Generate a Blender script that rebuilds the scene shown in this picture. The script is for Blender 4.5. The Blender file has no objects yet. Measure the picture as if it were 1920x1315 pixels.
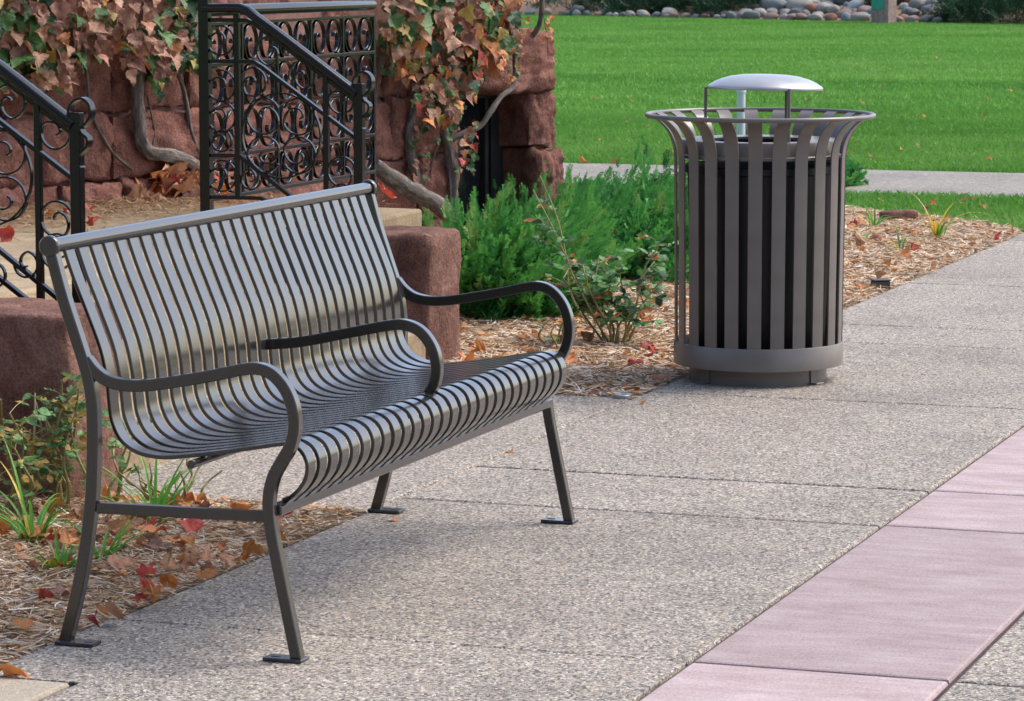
import bpy, bmesh, math, random
import numpy as np
from mathutils import Vector, Matrix, noise, Quaternion

R = math.radians
scene = bpy.context.scene
COL = scene.collection

# ------------------------------------------------------------------ camera, sky, sun, exposure
CAM_H = 1.52
PITCH = math.atan(757.5 / 6250.0)
cam_d = bpy.data.cameras.new('camera')
cam = bpy.data.objects.new('camera', cam_d); COL.objects.link(cam)
cam.location = (0, 0, CAM_H)
cam.rotation_euler = (math.pi / 2 - PITCH, 0, 0)
cam_d.sensor_width = 36.0
cam_d.lens = 36.0 * 6250.0 / 1920.0
cam_d.clip_start = 0.1; cam_d.clip_end = 2000
cam_d.dof.use_dof = True
cam_d.dof.focus_distance = 9.3
cam_d.dof.aperture_fstop = 28.0
scene.camera = cam

SUN_TO = Vector((0.78, 0.30, 1.02)).normalized()
world = bpy.data.worlds.new('World'); scene.world = world
world.use_nodes = True
wn = world.node_tree.nodes; wl = world.node_tree.links
bg = wn['Background']
sky = wn.new('ShaderNodeTexSky'); sky.sky_type = 'NISHITA'; sky.sun_disc = False
sky.sun_elevation = math.asin(SUN_TO.z)
sky.sun_rotation = math.atan2(SUN_TO.x, SUN_TO.y)
sky.altitude = 200; sky.air_density = 1.0; sky.dust_density = 3.2; sky.ozone_density = 1.0
wl.new(sky.outputs[0], bg.inputs[0]); bg.inputs[1].default_value = 0.145
sun_d = bpy.data.lights.new('sun', 'SUN'); sun_d.energy = 1.55; sun_d.angle = R(30)
sun_d.color = (1.0, 0.94, 0.86)
sun = bpy.data.objects.new('sun', sun_d); COL.objects.link(sun)
sun.rotation_euler = SUN_TO.to_track_quat('Z', 'Y').to_euler()
scene.view_settings.view_transform = 'Standard'
scene.view_settings.look = 'None'
scene.view_settings.gamma = 1.0
scene.view_settings.exposure = 1.1
scene.render.film_transparent = False

# ------------------------------------------------------------------ survey: photograph pixel -> place
FPX = 6250.0
_c, _s = math.cos(PITCH), math.sin(PITCH)
def ray(px, py):
    x = (px - 960) / FPX; y = -(py - 657.5) / FPX
    return Vector((x, _c + y * _s, -_s + y * _c))
def gnd(px, py, z=0.0):
    r = ray(px, py); t = (z - CAM_H) / r.z
    return Vector((0, 0, CAM_H)) + r * t
def on_plane(px, py, o, n):
    r = ray(px, py); c0 = Vector((0, 0, CAM_H))
    return c0 + r * ((o - c0).dot(n) / r.dot(n))
ANG = math.atan2(.943, .333)                       # direction of the walk
AU = Vector((math.cos(ANG), math.sin(ANG), 0)); AV = Vector((-AU.y, AU.x, 0))
P0 = gnd(240, 920)                                 # far front corner of the near cheek block
def S(u, v, z=0.0): return P0 + AU * u + AV * v + Vector((0, 0, z))
def UV(p): d = p - P0; return d.dot(AU), d.dot(AV)
WANG = math.atan2(.777, .63)   # the stone wall
WS = Vector((math.cos(WANG), math.sin(WANG), 0)); WN = Vector((WS.y, -WS.x, 0)); W0 = Vector((-1.67, 13.0, 0)) - WN * .5
def wallp(px, py, off=0.0): return on_plane(px, py, W0 + WN * off, WN)

# ------------------------------------------------------------------ material helpers
def new_mat(name):
    m = bpy.data.materials.new(name); m.use_nodes = True
    nt = m.node_tree; b = nt.nodes['Principled BSDF']
    return m, nt, b
def nd(nt, t, **kw):
    n = nt.nodes.new(t)
    for k, v in kw.items():
        if k.startswith('i_'): n.inputs[k[2:].replace('_', ' ')].default_value = v
        else: setattr(n, k, v)
    return n
def ramp(nt, stops, interp='LINEAR'):
    r = nt.nodes.new('ShaderNodeValToRGB'); r.color_ramp.interpolation = interp
    el = r.color_ramp.elements
    while len(el) > 1: el.remove(el[-1])
    el[0].position = stops[0][0]; el[0].color = (*stops[0][1], 1)
    for p, c in stops[1:]:
        e = el.new(p); e.color = (*c, 1)
    return r
def coords(nt, kind='Object', scale=None):
    tc = nt.nodes.new('ShaderNodeTexCoord')
    if scale is None: return tc.outputs[kind]
    mp = nt.nodes.new('ShaderNodeMapping'); mp.inputs['Scale'].default_value = scale
    nt.links.new(tc.outputs[kind], mp.inputs[0]); return mp.outputs[0]
def mixc(nt, a, b, fac, mode='MIX'):
    n = nt.nodes.new('ShaderNodeMix'); n.data_type = 'RGBA'; n.blend_type = mode
    for sock, val in ((n.inputs[6], a), (n.inputs[7], b)):
        if hasattr(val, 'is_linked') or hasattr(val, 'links'): nt.links.new(val, sock)
        else: sock.default_value = (*val, 1)
    if hasattr(fac, 'links'): nt.links.new(fac, n.inputs[0])
    else: n.inputs[0].default_value = fac
    return n.outputs[2]
def bump(nt, b, height, strength=.3, dist=.01):
    n = nt.nodes.new('ShaderNodeBump'); n.inputs['Strength'].default_value = strength
    n.inputs['Distance'].default_value = dist
    nt.links.new(height, n.inputs['Height']); nt.links.new(n.outputs[0], b.inputs['Normal'])
    return n

def mat_metal(name, col, metallic, rough, rvar=.06):
    m, nt, b = new_mat(name)
    co = coords(nt)
    nz = nd(nt, 'ShaderNodeTexNoise', i_Scale=9.0, i_Detail=5.0); nt.links.new(co, nz.inputs[0])
    r = ramp(nt, [(.3, tuple(c * .88 for c in col)), (.7, tuple(min(1, c * 1.1) for c in col))])
    nt.links.new(nz.outputs[0], r.inputs[0]); nt.links.new(r.outputs[0], b.inputs['Base Color'])
    mr = nd(nt, 'ShaderNodeMapRange'); mr.inputs[3].default_value = rough - rvar; mr.inputs[4].default_value = rough + rvar
    nt.links.new(nz.outputs[0], mr.inputs[0]); nt.links.new(mr.outputs[0], b.inputs['Roughness'])
    b.inputs['Metallic'].default_value = metallic
    f = nd(nt, 'ShaderNodeTexNoise', i_Scale=900.0, i_Detail=2.0); nt.links.new(co, f.inputs[0])
    bump(nt, b, f.outputs[0], .06, .001)
    return m
M = {}
M['bronze'] = mat_metal('bronze_powder_coat', (.018, .0155, .014), 0, .22, .03)
_b = M['bronze'].node_tree.nodes['Principled BSDF']; _b.inputs['IOR'].default_value = 1.5
_b.inputs['Coat Weight'].default_value = .6; _b.inputs['Coat Roughness'].default_value = .16; _b.inputs['Coat IOR'].default_value = 1.55
M['bin_bronze'] = mat_metal('bin_bronze_powder_coat', (.135, .117, .105), 0, .32)
M['bin_bronze'].node_tree.nodes['Principled BSDF'].inputs['IOR'].default_value = 1.5
M['lid_silver'] = mat_metal('bin_lid_metal', (.40, .395, .39), .55, .30)
M['iron'] = mat_metal('black_enamel_iron', (.003, .003, .0036), .0, .15, .04)
M['iron'].node_tree.nodes['Principled BSDF'].inputs['Specular IOR Level'].default_value = .32
M['iron'].node_tree.nodes['Principled BSDF'].inputs['Coat Roughness'].default_value = .12
M['liner'] = mat_metal('black_liner_plastic', (.005, .005, .007), .0, .5)
M['steel'] = mat_metal('dull_steel', (.30, .31, .32), .8, .35)
M['dark_block'] = mat_metal('dark_plastic', (.03, .032, .036), 0, .5)

def mat_aggregate(name, stops, vscale, base_tint, tint_amt):
    m, nt, b = new_mat(name)
    co = coords(nt)
    v = nd(nt, 'ShaderNodeTexVoronoi', i_Scale=vscale, feature='F1'); nt.links.new(co, v.inputs[0])
    v.inputs['Randomness'].default_value = 1.0
    sep = nd(nt, 'ShaderNodeSeparateColor'); nt.links.new(v.outputs['Color'], sep.inputs[0])
    r = ramp(nt, stops, 'CONSTANT'); nt.links.new(sep.outputs[0], r.inputs[0])
    e = nd(nt, 'ShaderNodeTexVoronoi', i_Scale=vscale, feature='DISTANCE_TO_EDGE'); nt.links.new(co, e.inputs[0])
    er = ramp(nt, [(0.0, (0, 0, 0)), (.09, (1, 1, 1))]); nt.links.new(e.outputs[0], er.inputs[0])
    c1 = mixc(nt, base_tint, r.outputs[0], er.outputs[0])
    n = nd(nt, 'ShaderNodeTexNoise', i_Scale=1.6, i_Detail=6.0, i_Roughness=.6); nt.links.new(co, n.inputs[0])
    nr = ramp(nt, [(.26, (.68, .665, .64)), (.5, (.93, .905, .87)), (.74, (1.05, 1.02, .97))]); nt.links.new(n.outputs[0], nr.inputs[0])
    c2 = mixc(nt, c1, nr.outputs[0], 1.0, 'MULTIPLY')
    # fine secondary grit
    v2 = nd(nt, 'ShaderNodeTexVoronoi', i_Scale=vscale * 2.3); nt.links.new(co, v2.inputs[0])
    s2 = nd(nt, 'ShaderNodeSeparateColor'); nt.links.new(v2.outputs['Color'], s2.inputs[0])
    g = ramp(nt, [(0, (.72, .72, .74)), (.5, (1, 1, 1)), (1, (1.18, 1.16, 1.12))]); nt.links.new(s2.outputs[1], g.inputs[0])
    c3 = mixc(nt, c2, g.outputs[0], tint_amt, 'MULTIPLY')
    oi = nt.nodes.new('ShaderNodeObjectInfo'); hv = nd(nt, 'ShaderNodeMapRange'); hv.inputs[3].default_value = .90; hv.inputs[4].default_value = 1.08; nt.links.new(oi.outputs['Random'], hv.inputs[0])
    hs = nt.nodes.new('ShaderNodeHueSaturation'); nt.links.new(hv.outputs[0], hs.inputs['Value']); nt.links.new(c3, hs.inputs['Color']); c3 = hs.outputs[0]
    nt.links.new(c3, b.inputs['Base Color']); b.inputs['Roughness'].default_value = .72
    b.inputs['Specular IOR Level'].default_value = .35
    bump(nt, b, er.outputs[0], .55, .003)
    return m
AGG = [(0, (.075, .07, .07)), (.12, (.16, .145, .135)), (.27, (.33, .295, .25)), (.45, (.42, .37, .31)),
       (.62, (.25, .24, .235)), (.74, (.52, .475, .42)), (.87, (.38, .295, .225)), (.945, (.64, .60, .54))]
M['aggregate'] = mat_aggregate('exposed_aggregate', AGG, 150.0, (.19, .165, .14), .9)
M['aggregate_far'] = mat_aggregate('pale_concrete', [(0, (.19, .175, .155)), (.4, (.27, .25, .22)), (.8, (.36, .335, .30))], 60.0, (.28, .26, .24), .7)
M['tan_slab'] = mat_aggregate('tan_concrete', [(0, (.36, .31, .25)), (.3, (.43, .375, .30)), (.8, (.52, .45, .36))], 220.0, (.36, .31, .25), .8)

def mat_pink():
    m, nt, b = new_mat('pink_broomed_concrete')
    co = coords(nt)
    st = nd(nt, 'ShaderNodeMapping'); st.inputs['Scale'].default_value = (24, 1.6, 1); nt.links.new(co, st.inputs[0])
    n = nd(nt, 'ShaderNodeTexNoise', i_Scale=3.0, i_Detail=6.0, i_Roughness=.7); nt.links.new(st.outputs[0], n.inputs[0])
    st2 = nd(nt, 'ShaderNodeMapping'); st2.inputs['Scale'].default_value = (9, 3.5, 1); nt.links.new(co, st2.inputs[0])
    n2 = nd(nt, 'ShaderNodeTexNoise', i_Scale=1.3, i_Detail=5.0, i_Roughness=.62); nt.links.new(st2.outputs[0], n2.inputs[0])
    r = ramp(nt, [(.25, (.26, .185, .18)), (.5, (.33, .252, .247)), (.75, (.40, .332, .325))]); nt.links.new(n2.outputs[0], r.inputs[0])
    r2 = ramp(nt, [(.25, (.78, .76, .77)), (.6, (1.0, 1, 1)), (.85, (1.1, 1.1, 1.1))]); nt.links.new(n.outputs[0], r2.inputs[0])
    c = mixc(nt, r.outputs[0], r2.outputs[0], .85, 'MULTIPLY')
    f = nd(nt, 'ShaderNodeTexNoise', i_Scale=150.0, i_Detail=4.0, i_Roughness=.7); nt.links.new(co, f.inputs[0])
    fr = ramp(nt, [(.3, (.50, .47, .49)), (.48, (1, 1, 1)), (.7, (1.25, 1.25, 1.25))]); nt.links.new(f.outputs[0], fr.inputs[0])
    c = mixc(nt, c, fr.outputs[0], .8, 'MULTIPLY')
    oi = nt.nodes.new('ShaderNodeObjectInfo'); hv = nd(nt, 'ShaderNodeMapRange'); hv.inputs[3].default_value = .86; hv.inputs[4].default_value = 1.16; nt.links.new(oi.outputs['Random'], hv.inputs[0])
    hs = nt.nodes.new('ShaderNodeHueSaturation'); nt.links.new(hv.outputs[0], hs.inputs['Value']); nt.links.new(c, hs.inputs['Color']); c = hs.outputs[0]
    nt.links.new(c, b.inputs['Base Color']); b.inputs['Roughness'].default_value = .8
    bump(nt, b, n.outputs[0], .35, .003)
    return m
M['pink'] = mat_pink()

def mat_stone(name, cols, sc, bstr, speck=.5, pits=.6):
    m, nt, b = new_mat(name)
    co = coords(nt)
    oi = nt.nodes.new('ShaderNodeObjectInfo')
    add = nt.nodes.new('ShaderNodeVectorMath'); add.operation = 'ADD'
    sc3 = nt.nodes.new('ShaderNodeVectorMath'); sc3.operation = 'SCALE'; sc3.inputs[3].default_value = 37.0
    cmb = nt.nodes.new('ShaderNodeCombineXYZ')
    nt.links.new(oi.outputs['Random'], cmb.inputs[0]); nt.links.new(oi.outputs['Random'], cmb.inputs[2])
    nt.links.new(cmb.outputs[0], sc3.inputs[0]); nt.links.new(co, add.inputs[0]); nt.links.new(sc3.outputs[0], add.inputs[1])
    p = add.outputs[0]
    n = nd(nt, 'ShaderNodeTexNoise', i_Scale=sc, i_Detail=8.0, i_Roughness=.65, i_Distortion=.6); nt.links.new(p, n.inputs[0])
    r = ramp(nt, [(.25, cols[0]), (.5, cols[1]), (.78, cols[2])]); nt.links.new(n.outputs[0], r.inputs[0])
    f = nd(nt, 'ShaderNodeTexNoise', i_Scale=140.0, i_Detail=4.0, i_Roughness=.7); nt.links.new(p, f.inputs[0])
    fr = ramp(nt, [(.32, (.45, .44, .44)), (.52, (1, 1, 1)), (.72, (1.4, 1.36, 1.32))]); nt.links.new(f.outputs[0], fr.inputs[0])
    c = mixc(nt, r.outputs[0], fr.outputs[0], speck, 'MULTIPLY')
    hv = nd(nt, 'ShaderNodeMapRange'); hv.inputs[3].default_value = .82; hv.inputs[4].default_value = 1.15
    nt.links.new(oi.outputs['Random'], hv.inputs[0])
    hs = nt.nodes.new('ShaderNodeHueSaturation'); nt.links.new(hv.outputs[0], hs.inputs['Value']); nt.links.new(c, hs.inputs['Color'])
    nt.links.new(hs.outputs[0], b.inputs['Base Color']); b.inputs['Roughness'].default_value = .85
    b.inputs['Specular IOR Level'].default_value = .3
    mu = nd(nt, 'ShaderNodeTexMusgrave') if False else nd(nt, 'ShaderNodeTexNoise', i_Scale=26.0, i_Detail=9.0, i_Roughness=.72)
    nt.links.new(p, mu.inputs[0])
    vs = nd(nt, 'ShaderNodeMapping'); vs.inputs['Scale'].default_value = (60, 60, 12); nt.links.new(p, vs.inputs[0])
    tm = nd(nt, 'ShaderNodeTexNoise', i_Scale=1.0, i_Detail=5.0, i_Roughness=.65); nt.links.new(vs.outputs[0], tm.inputs[0])
    ad = nd(nt, 'ShaderNodeMath', operation='MULTIPLY_ADD'); ad.inputs[1].default_value = .45; nt.links.new(tm.outputs[0], ad.inputs[0]); nt.links.new(mu.outputs[0], ad.inputs[2])
    bump(nt, b, ad.outputs[0], bstr, .03)
    return m
M['sandstone'] = mat_stone('red_sandstone', [(.115, .043, .031), (.28, .118, .088), (.47, .24, .19)], 6.5, 1.0, .95)
M['block_stone'] = mat_stone('smooth_red_stone', [(.06, .028, .021), (.23, .108, .079), (.42, .245, .19)], 5.5, 1.0, 1.0)
M['mortar'] = mat_stone('pink_mortar', [(.16, .09, .075), (.24, .125, .10), (.32, .19, .16)], 9.0, .3)
M['tan_stone'] = mat_stone('tan_step_stone', [(.19, .14, .085), (.32, .24, .145), (.42, .33, .215)], 7.0, .35, .7)
M['bark'] = None
def mat_bark():
    m, nt, b = new_mat('vine_bark')
    co = coords(nt, 'UV')
    mp = nd(nt, 'ShaderNodeMapping'); mp.inputs['Scale'].default_value = (7, 9, 1); nt.links.new(co, mp.inputs[0])
    n = nd(nt, 'ShaderNodeTexNoise', i_Scale=2.2, i_Detail=7.0, i_Roughness=.7, i_Distortion=.4); nt.links.new(mp.outputs[0], n.inputs[0])
    r = ramp(nt, [(.3, (.035, .028, .024)), (.5, (.14, .115, .10)), (.72, (.30, .255, .225))]); nt.links.new(n.outputs[0], r.inputs[0])
    nt.links.new(r.outputs[0], b.inputs['Base Color']); b.inputs['Roughness'].default_value = .9
    bump(nt, b, n.outputs[0], .9, .012)
    return m
M['bark'] = mat_bark()

def mat_leaf(name, c1, c2, c3, trans=.25, rough=.5):
    """leaf with blotches, a paler vein net and thin-leaf translucency"""
    m, nt, b = new_mat(name)
    co = coords(nt); oi = nt.nodes.new('ShaderNodeObjectInfo')
    mp = nd(nt, 'ShaderNodeMapping'); nt.links.new(co, mp.inputs[0]); nt.links.new(oi.outputs['Random'], mp.inputs['Location'])
    n = nd(nt, 'ShaderNodeTexNoise', i_Scale=1.7, i_Detail=6.0, i_Roughness=.65, noise_dimensions='4D'); nt.links.new(co, n.inputs[0])
    ml = nd(nt, 'ShaderNodeMath', operation='MULTIPLY'); ml.inputs[1].default_value = 50; nt.links.new(oi.outputs['Random'], ml.inputs[0])
    nt.links.new(ml.outputs[0], n.inputs['W'])
    r = ramp(nt, [(.3, c1), (.5, c2), (.7, c3)]); nt.links.new(n.outputs[0], r.inputs[0])
    hv = nd(nt, 'ShaderNodeMapRange'); hv.inputs[3].default_value = .7; hv.inputs[4].default_value = 1.25; nt.links.new(oi.outputs['Random'], hv.inputs[0])
    hs = nt.nodes.new('ShaderNodeHueSaturation'); nt.links.new(hv.outputs[0], hs.inputs['Value']); nt.links.new(r.outputs[0], hs.inputs['Color'])
    nt.links.new(hs.outputs[0], b.inputs['Base Color']); b.inputs['Roughness'].default_value = rough
    tr = nt.nodes.new('ShaderNodeBsdfTranslucent'); nt.links.new(hs.outputs[0], tr.inputs[0])
    mx = nt.nodes.new('ShaderNodeMixShader'); mx.inputs[0].default_value = trans
    nt.links.new(b.outputs[0], mx.inputs[1]); nt.links.new(tr.outputs[0], mx.inputs[2])
    nt.links.new(mx.outputs[0], nt.nodes['Material Output'].inputs[0])
    bump(nt, b, n.outputs[0], .3, .15)
    return m
M['l_tan'] = mat_leaf('leaf_tan', (.20, .08, .04), (.42, .20, .11), (.55, .35, .24))
M['l_brown'] = mat_leaf('leaf_brown_pink', (.13, .05, .035), (.30, .12, .075), (.43, .235, .17))
M['l_green'] = mat_leaf('leaf_green', (.03, .085, .02), (.065, .16, .035), (.14, .20, .06))
M['l_dgreen'] = mat_leaf('leaf_dark_green', (.014, .05, .018), (.028, .085, .03), (.06, .12, .045))
M['l_yel'] = mat_leaf('leaf_yellow', (.30, .17, .03), (.40, .27, .06), (.24, .24, .06))
M['l_org'] = mat_leaf('leaf_orange', (.40, .10, .02), (.56, .20, .05), (.50, .25, .10))
M['l_red'] = mat_leaf('leaf_red', (.26, .02, .018), (.45, .05, .03), (.52, .11, .07))
M['l_rose'] = mat_leaf('leaf_rose_green', (.05, .14, .04), (.10, .26, .07), (.20, .36, .14), .3, .38)
M['l_day'] = mat_leaf('leaf_daylily', (.06, .21, .025), (.11, .34, .04), (.22, .42, .06), .35)
M['l_dayy'] = mat_leaf('leaf_daylily_yellow', (.45, .27, .02), (.60, .40, .04), (.35, .33, .05), .3)
M['l_stem'] = mat_leaf('stem_green_brown', (.12, .13, .04), (.24, .22, .08), (.33, .25, .13), .0, .6)

def mat_attr(name, stops, trans=0.0, rough=.7, patch=None, spec=.4):
    """colour from a per-piece random attribute"""
    m, nt, b = new_mat(name)
    at = nd(nt, 'ShaderNodeAttribute'); at.attribute_name = 'rnd'
    r = ramp(nt, stops); nt.links.new(at.outputs['Fac'], r.inputs[0])
    c = r.outputs[0]
    if patch:
        co = coords(nt)
        n = nd(nt, 'ShaderNodeTexNoise', i_Scale=patch[0], i_Detail=4.0); nt.links.new(co, n.inputs[0])
        pr = ramp(nt, [(.3, patch[1]), (.7, patch[2])]); nt.links.new(n.outputs[0], pr.inputs[0])
        c = mixc(nt, c, pr.outputs[0], 1.0, 'MULTIPLY')
    nt.links.new(c, b.inputs['Base Color']); b.inputs['Roughness'].default_value = rough
    b.inputs['Specular IOR Level'].default_value = spec
    if trans:
        tr = nt.nodes.new('ShaderNodeBsdfTranslucent'); nt.links.new(c, tr.inputs[0])
        mx = nt.nodes.new('ShaderNodeMixShader'); mx.inputs[0].default_value = trans
        nt.links.new(b.outputs[0], mx.inputs[1]); nt.links.new(tr.outputs[0], mx.inputs[2])
        nt.links.new(mx.outputs[0], nt.nodes['Material Output'].inputs[0])
    return m
M['grass'] = mat_attr('lawn_grass', [(0, (.075, .22, .03)), (.4, (.125, .31, .048)), (.75, (.18, .36, .07)), (1, (.33, .46, .19))], .42, .6,
                      (.5, (.85, .88, .8), (1.15, 1.1, 1.1)))
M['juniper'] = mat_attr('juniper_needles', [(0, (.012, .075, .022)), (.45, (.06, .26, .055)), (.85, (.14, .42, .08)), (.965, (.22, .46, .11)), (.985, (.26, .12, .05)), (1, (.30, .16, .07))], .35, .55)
M['juniper_far'] = mat_attr('far_juniper_needles', [(0, (.010, .035, .018)), (.5, (.022, .07, .032)), (1, (.05, .12, .055))], .1, .6)
M['scraps'] = mat_attr('leaf_scraps', [(0, (.16, .05, .02)), (.4, (.36, .12, .035)), (.75, (.50, .22, .07)), (1, (.48, .34, .16))], .2, .7)
M['mulch'] = mat_attr('shredded_bark', [(0, (.13, .07, .038)), (.25, (.31, .19, .105)), (.5, (.49, .33, .20)), (.75, (.61, .45, .30)), (.93, (.68, .57, .45)), (1, (.76, .70, .62))], 0, .85,
                      (3.0, (.8, .78, .75), (1.1, 1.1, 1.1)), .2)

def mat_soil(name, c1, c2, c3, sc=30.0):
    m, nt, b = new_mat(name); co = coords(nt)
    n = nd(nt, 'ShaderNodeTexNoise', i_Scale=sc, i_Detail=8.0, i_Roughness=.7); nt.links.new(co, n.inputs[0])
    r = ramp(nt, [(.3, c1), (.5, c2), (.7, c3)]); nt.links.new(n.outputs[0], r.inputs[0])
    nt.links.new(r.outputs[0], b.inputs['Base Color']); b.inputs['Roughness'].default_value = .95
    bump(nt, b, n.outputs[0], .6, .02)
    return m
M['soil'] = mat_soil('mulch_soil', (.09, .055, .032), (.22, .14, .085), (.36, .25, .16), 60)
M['turf'] = mat_soil('lawn_turf', (.045, .15, .016), (.07, .21, .022), (.10, .25, .035), 25)
M['bed'] = mat_soil('joint_sand', (.03, .024, .024), (.06, .045, .045), (.10, .075, .075), 80)
M['pink_bed'] = mat_soil('joint_purple', (.10, .03, .06), (.16, .06, .09), (.2, .1, .12), 80)

# ------------------------------------------------------------------ geometry helpers
def tag(o, label=None, cat=None, group=None, kind=None):
    if label: o['label'] = label
    if cat: o['category'] = cat
    if group: o['group'] = group
    if kind: o['kind'] = kind
    return o
def empty(name, loc=(0, 0, 0), rz=0.0, rot=None):
    o = bpy.data.objects.new(name, None); COL.objects.link(o); o.location = loc
    o.rotation_euler = rot if rot else (0, 0, rz); o.empty_display_size = .1
    return o
def mk(name, verts, faces, mat, parent=None, smooth=None, loc=None):
    me = bpy.data.meshes.new(name); me.from_pydata([tuple(v) for v in verts], [], faces); me.update()
    return link(name, me, mat, parent, smooth, loc)
def link(name, me, mat, parent=None, smooth=None, loc=None):
    if mat is not None: me.materials.append(mat)
    if smooth is not None:
        me.shade_smooth()
        if smooth < 180: me.set_sharp_from_angle(angle=R(smooth))
    o = bpy.data.objects.new(name, me); COL.objects.link(o)
    if parent: o.parent = parent
    if loc is not None: o.location = loc
    return o
def inst(src, name, parent=None, mat=None):
    o = bpy.data.objects.new(name, src if isinstance(src, bpy.types.Mesh) else src.data); COL.objects.link(o)
    if parent: o.parent = parent
    if mat is not None:
        o.material_slots[0].link = 'OBJECT'; o.material_slots[0].material = mat
    return o
def fmesh(name, V, Fq, rnd, mat, kind='stuff'):
    """big numpy mesh; Fq (n,3) or (n,4); rnd per vertex"""
    me = bpy.data.meshes.new(name); k = Fq.shape[1]
    me.vertices.add(len(V)); me.vertices.foreach_set('co', np.asarray(V, np.float32).ravel())
    me.loops.add(Fq.size); me.loops.foreach_set('vertex_index', Fq.astype(np.int32).ravel())
    me.polygons.add(len(Fq)); me.polygons.foreach_set('loop_start', np.arange(0, Fq.size, k, dtype=np.int32))
    a = me.attributes.new('rnd', 'FLOAT', 'POINT'); a.data.foreach_set('value', np.asarray(rnd, np.float32))
    me.update(calc_edges=True); me.materials.append(mat)
    o = bpy.data.objects.new(name, me); COL.objects.link(o)
    return o
def catmull(pts, n=8):
    pts = [Vector(p) for p in pts]; out = []
    P = [pts[0] * 2 - pts[1]] + pts + [pts[-1] * 2 - pts[-2]]
    for i in range(1, len(P) - 2):
        for j in range(n):
            t = j / n; p0, p1, p2, p3 = P[i - 1:i + 3]
            out.append(.5 * ((2 * p1) + (p2 - p0) * t + (2 * p0 - 5 * p1 + 4 * p2 - p3) * t * t + (3 * p1 - p0 - 3 * p2 + p3) * t ** 3))
    out.append(pts[-1]); return out
def sweep(path, x0, x1, th, ch=.002, off=0.0):
    """flat bar: path of (y, z), extruded between x0 and x1, thickness th about the path (shifted off), chamfered"""
    V, Fc = [], []; n = len(path)
    hx = (x1 - x0) / 2; cx = (x0 + x1) / 2; ht = th / 2
    sec = [(-hx + ch, -ht), (hx - ch, -ht), (hx, -ht + ch), (hx, ht - ch), (hx - ch, ht), (-hx + ch, ht), (-hx, ht - ch), (-hx, -ht + ch)]
    for i, p in enumerate(path):
        a = path[max(0, i - 1)]; b = path[min(n - 1, i + 1)]
        t = Vector((b[0] - a[0], b[1] - a[1])).normalized(); nr = Vector((-t.y, t.x))
        for sx, sn in sec:
            V.append((cx + sx, p[0] + nr.x * (sn + off), p[1] + nr.y * (sn + off)))
    for i in range(n - 1):
        for k in range(8):
            Fc.append((i * 8 + k, i * 8 + (k + 1) % 8, (i + 1) * 8 + (k + 1) % 8, (i + 1) * 8 + k))
    Fc.append(tuple(range(7, -1, -1))); Fc.append(tuple((n - 1) * 8 + k for k in range(8)))
    return V, Fc
def tube(path, rad, sides=10, cap=True, rough=0.0, seed=0):
    path = [Vector(p) for p in path]; n = len(path); V, Fc, UVs = [], [], []
    rad = rad if isinstance(rad, (list, tuple)) else [rad] * n
    t0 = (path[1] - path[0]).normalized()
    up = Vector((0, 0, 1)) if abs(t0.z) < .9 else Vector((1, 0, 0))
    nx = t0.cross(up).normalized(); L = 0
    for i, p in enumerate(path):
        t = (path[min(n - 1, i + 1)] - path[max(0, i - 1)]).normalized()
        nx = (nx - t * nx.dot(t)).normalized(); ny = t.cross(nx)
        if i: L += (p - path[i - 1]).length
        for k in range(sides):
            an = 2 * math.pi * k / sides; rr = rad[i]
            d = nx * math.cos(an) + ny * math.sin(an)
            if rough: rr *= 1 + rough * noise.noise(p * 14 + d * 1.3 + Vector((seed, 0, 0))) + rough * .6 * noise.noise(d * 3 + p * 5 + Vector((0, seed, 0)))
            V.append(p + d * rr); UVs.append((k / sides, L * 1.2))
    for i in range(n - 1):
        for k in range(sides):
            Fc.append((i * sides + k, i * sides + (k + 1) % sides, (i + 1) * sides + (k + 1) % sides, (i + 1) * sides + k))
    if cap:
        Fc.append(tuple(range(sides - 1, -1, -1))); Fc.append(tuple((n - 1) * sides + k for k in range(sides)))
    return V, Fc, UVs
def mk_tube(name, path, rad, mat, parent=None, sides=10, rough=0, seed=0, smooth=50):
    V, Fc, U = tube(path, rad, sides, True, rough, seed)
    me = bpy.data.meshes.new(name); me.from_pydata([tuple(v) for v in V], [], Fc); me.update()
    ul = me.uv_layers.new(name='UVMap')
    for l in me.loops: ul.data[l.index].uv = U[l.vertex_index]
    return link(name, me, mat, parent, smooth)
def boxv(x0, x1, y0, y1, z0, z1, ch=0.0):
    bm = bmesh.new(); bmesh.ops.create_cube(bm, size=1)
    for v in bm.verts: v.co = Vector((x0 + (v.co.x + .5) * (x1 - x0), y0 + (v.co.y + .5) * (y1 - y0), z0 + (v.co.z + .5) * (z1 - z0)))
    if ch: bmesh.ops.bevel(bm, geom=bm.edges[:], offset=ch, segments=1, affect='EDGES', profile=.5)
    return bm
def mk_bm(name, bm, mat, parent=None, smooth=None, loc=None):
    me = bpy.data.meshes.new(name); bm.to_mesh(me); bm.free()
    return link(name, me, mat, parent, smooth, loc)
def box(name, x0, x1, y0, y1, z0, z1, mat, parent=None, ch=0.0, loc=None):
    return mk_bm(name, boxv(x0, x1, y0, y1, z0, z1, ch), mat, parent, None, loc)
def lathe(profile, seg=64, closed=False):
    V, Fc = [], []; n = len(profile)
    for (r, z) in profile:
        for k in range(seg):
            an = 2 * math.pi * k / seg; V.append((r * math.cos(an), r * math.sin(an), z))
    m = n if closed else n - 1
    for i in range(m):
        j = (i + 1) % n
        for k in range(seg):
            Fc.append((i * seg + k, i * seg + (k + 1) % seg, j * seg + (k + 1) % seg, j * seg + k))
    return V, Fc
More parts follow.
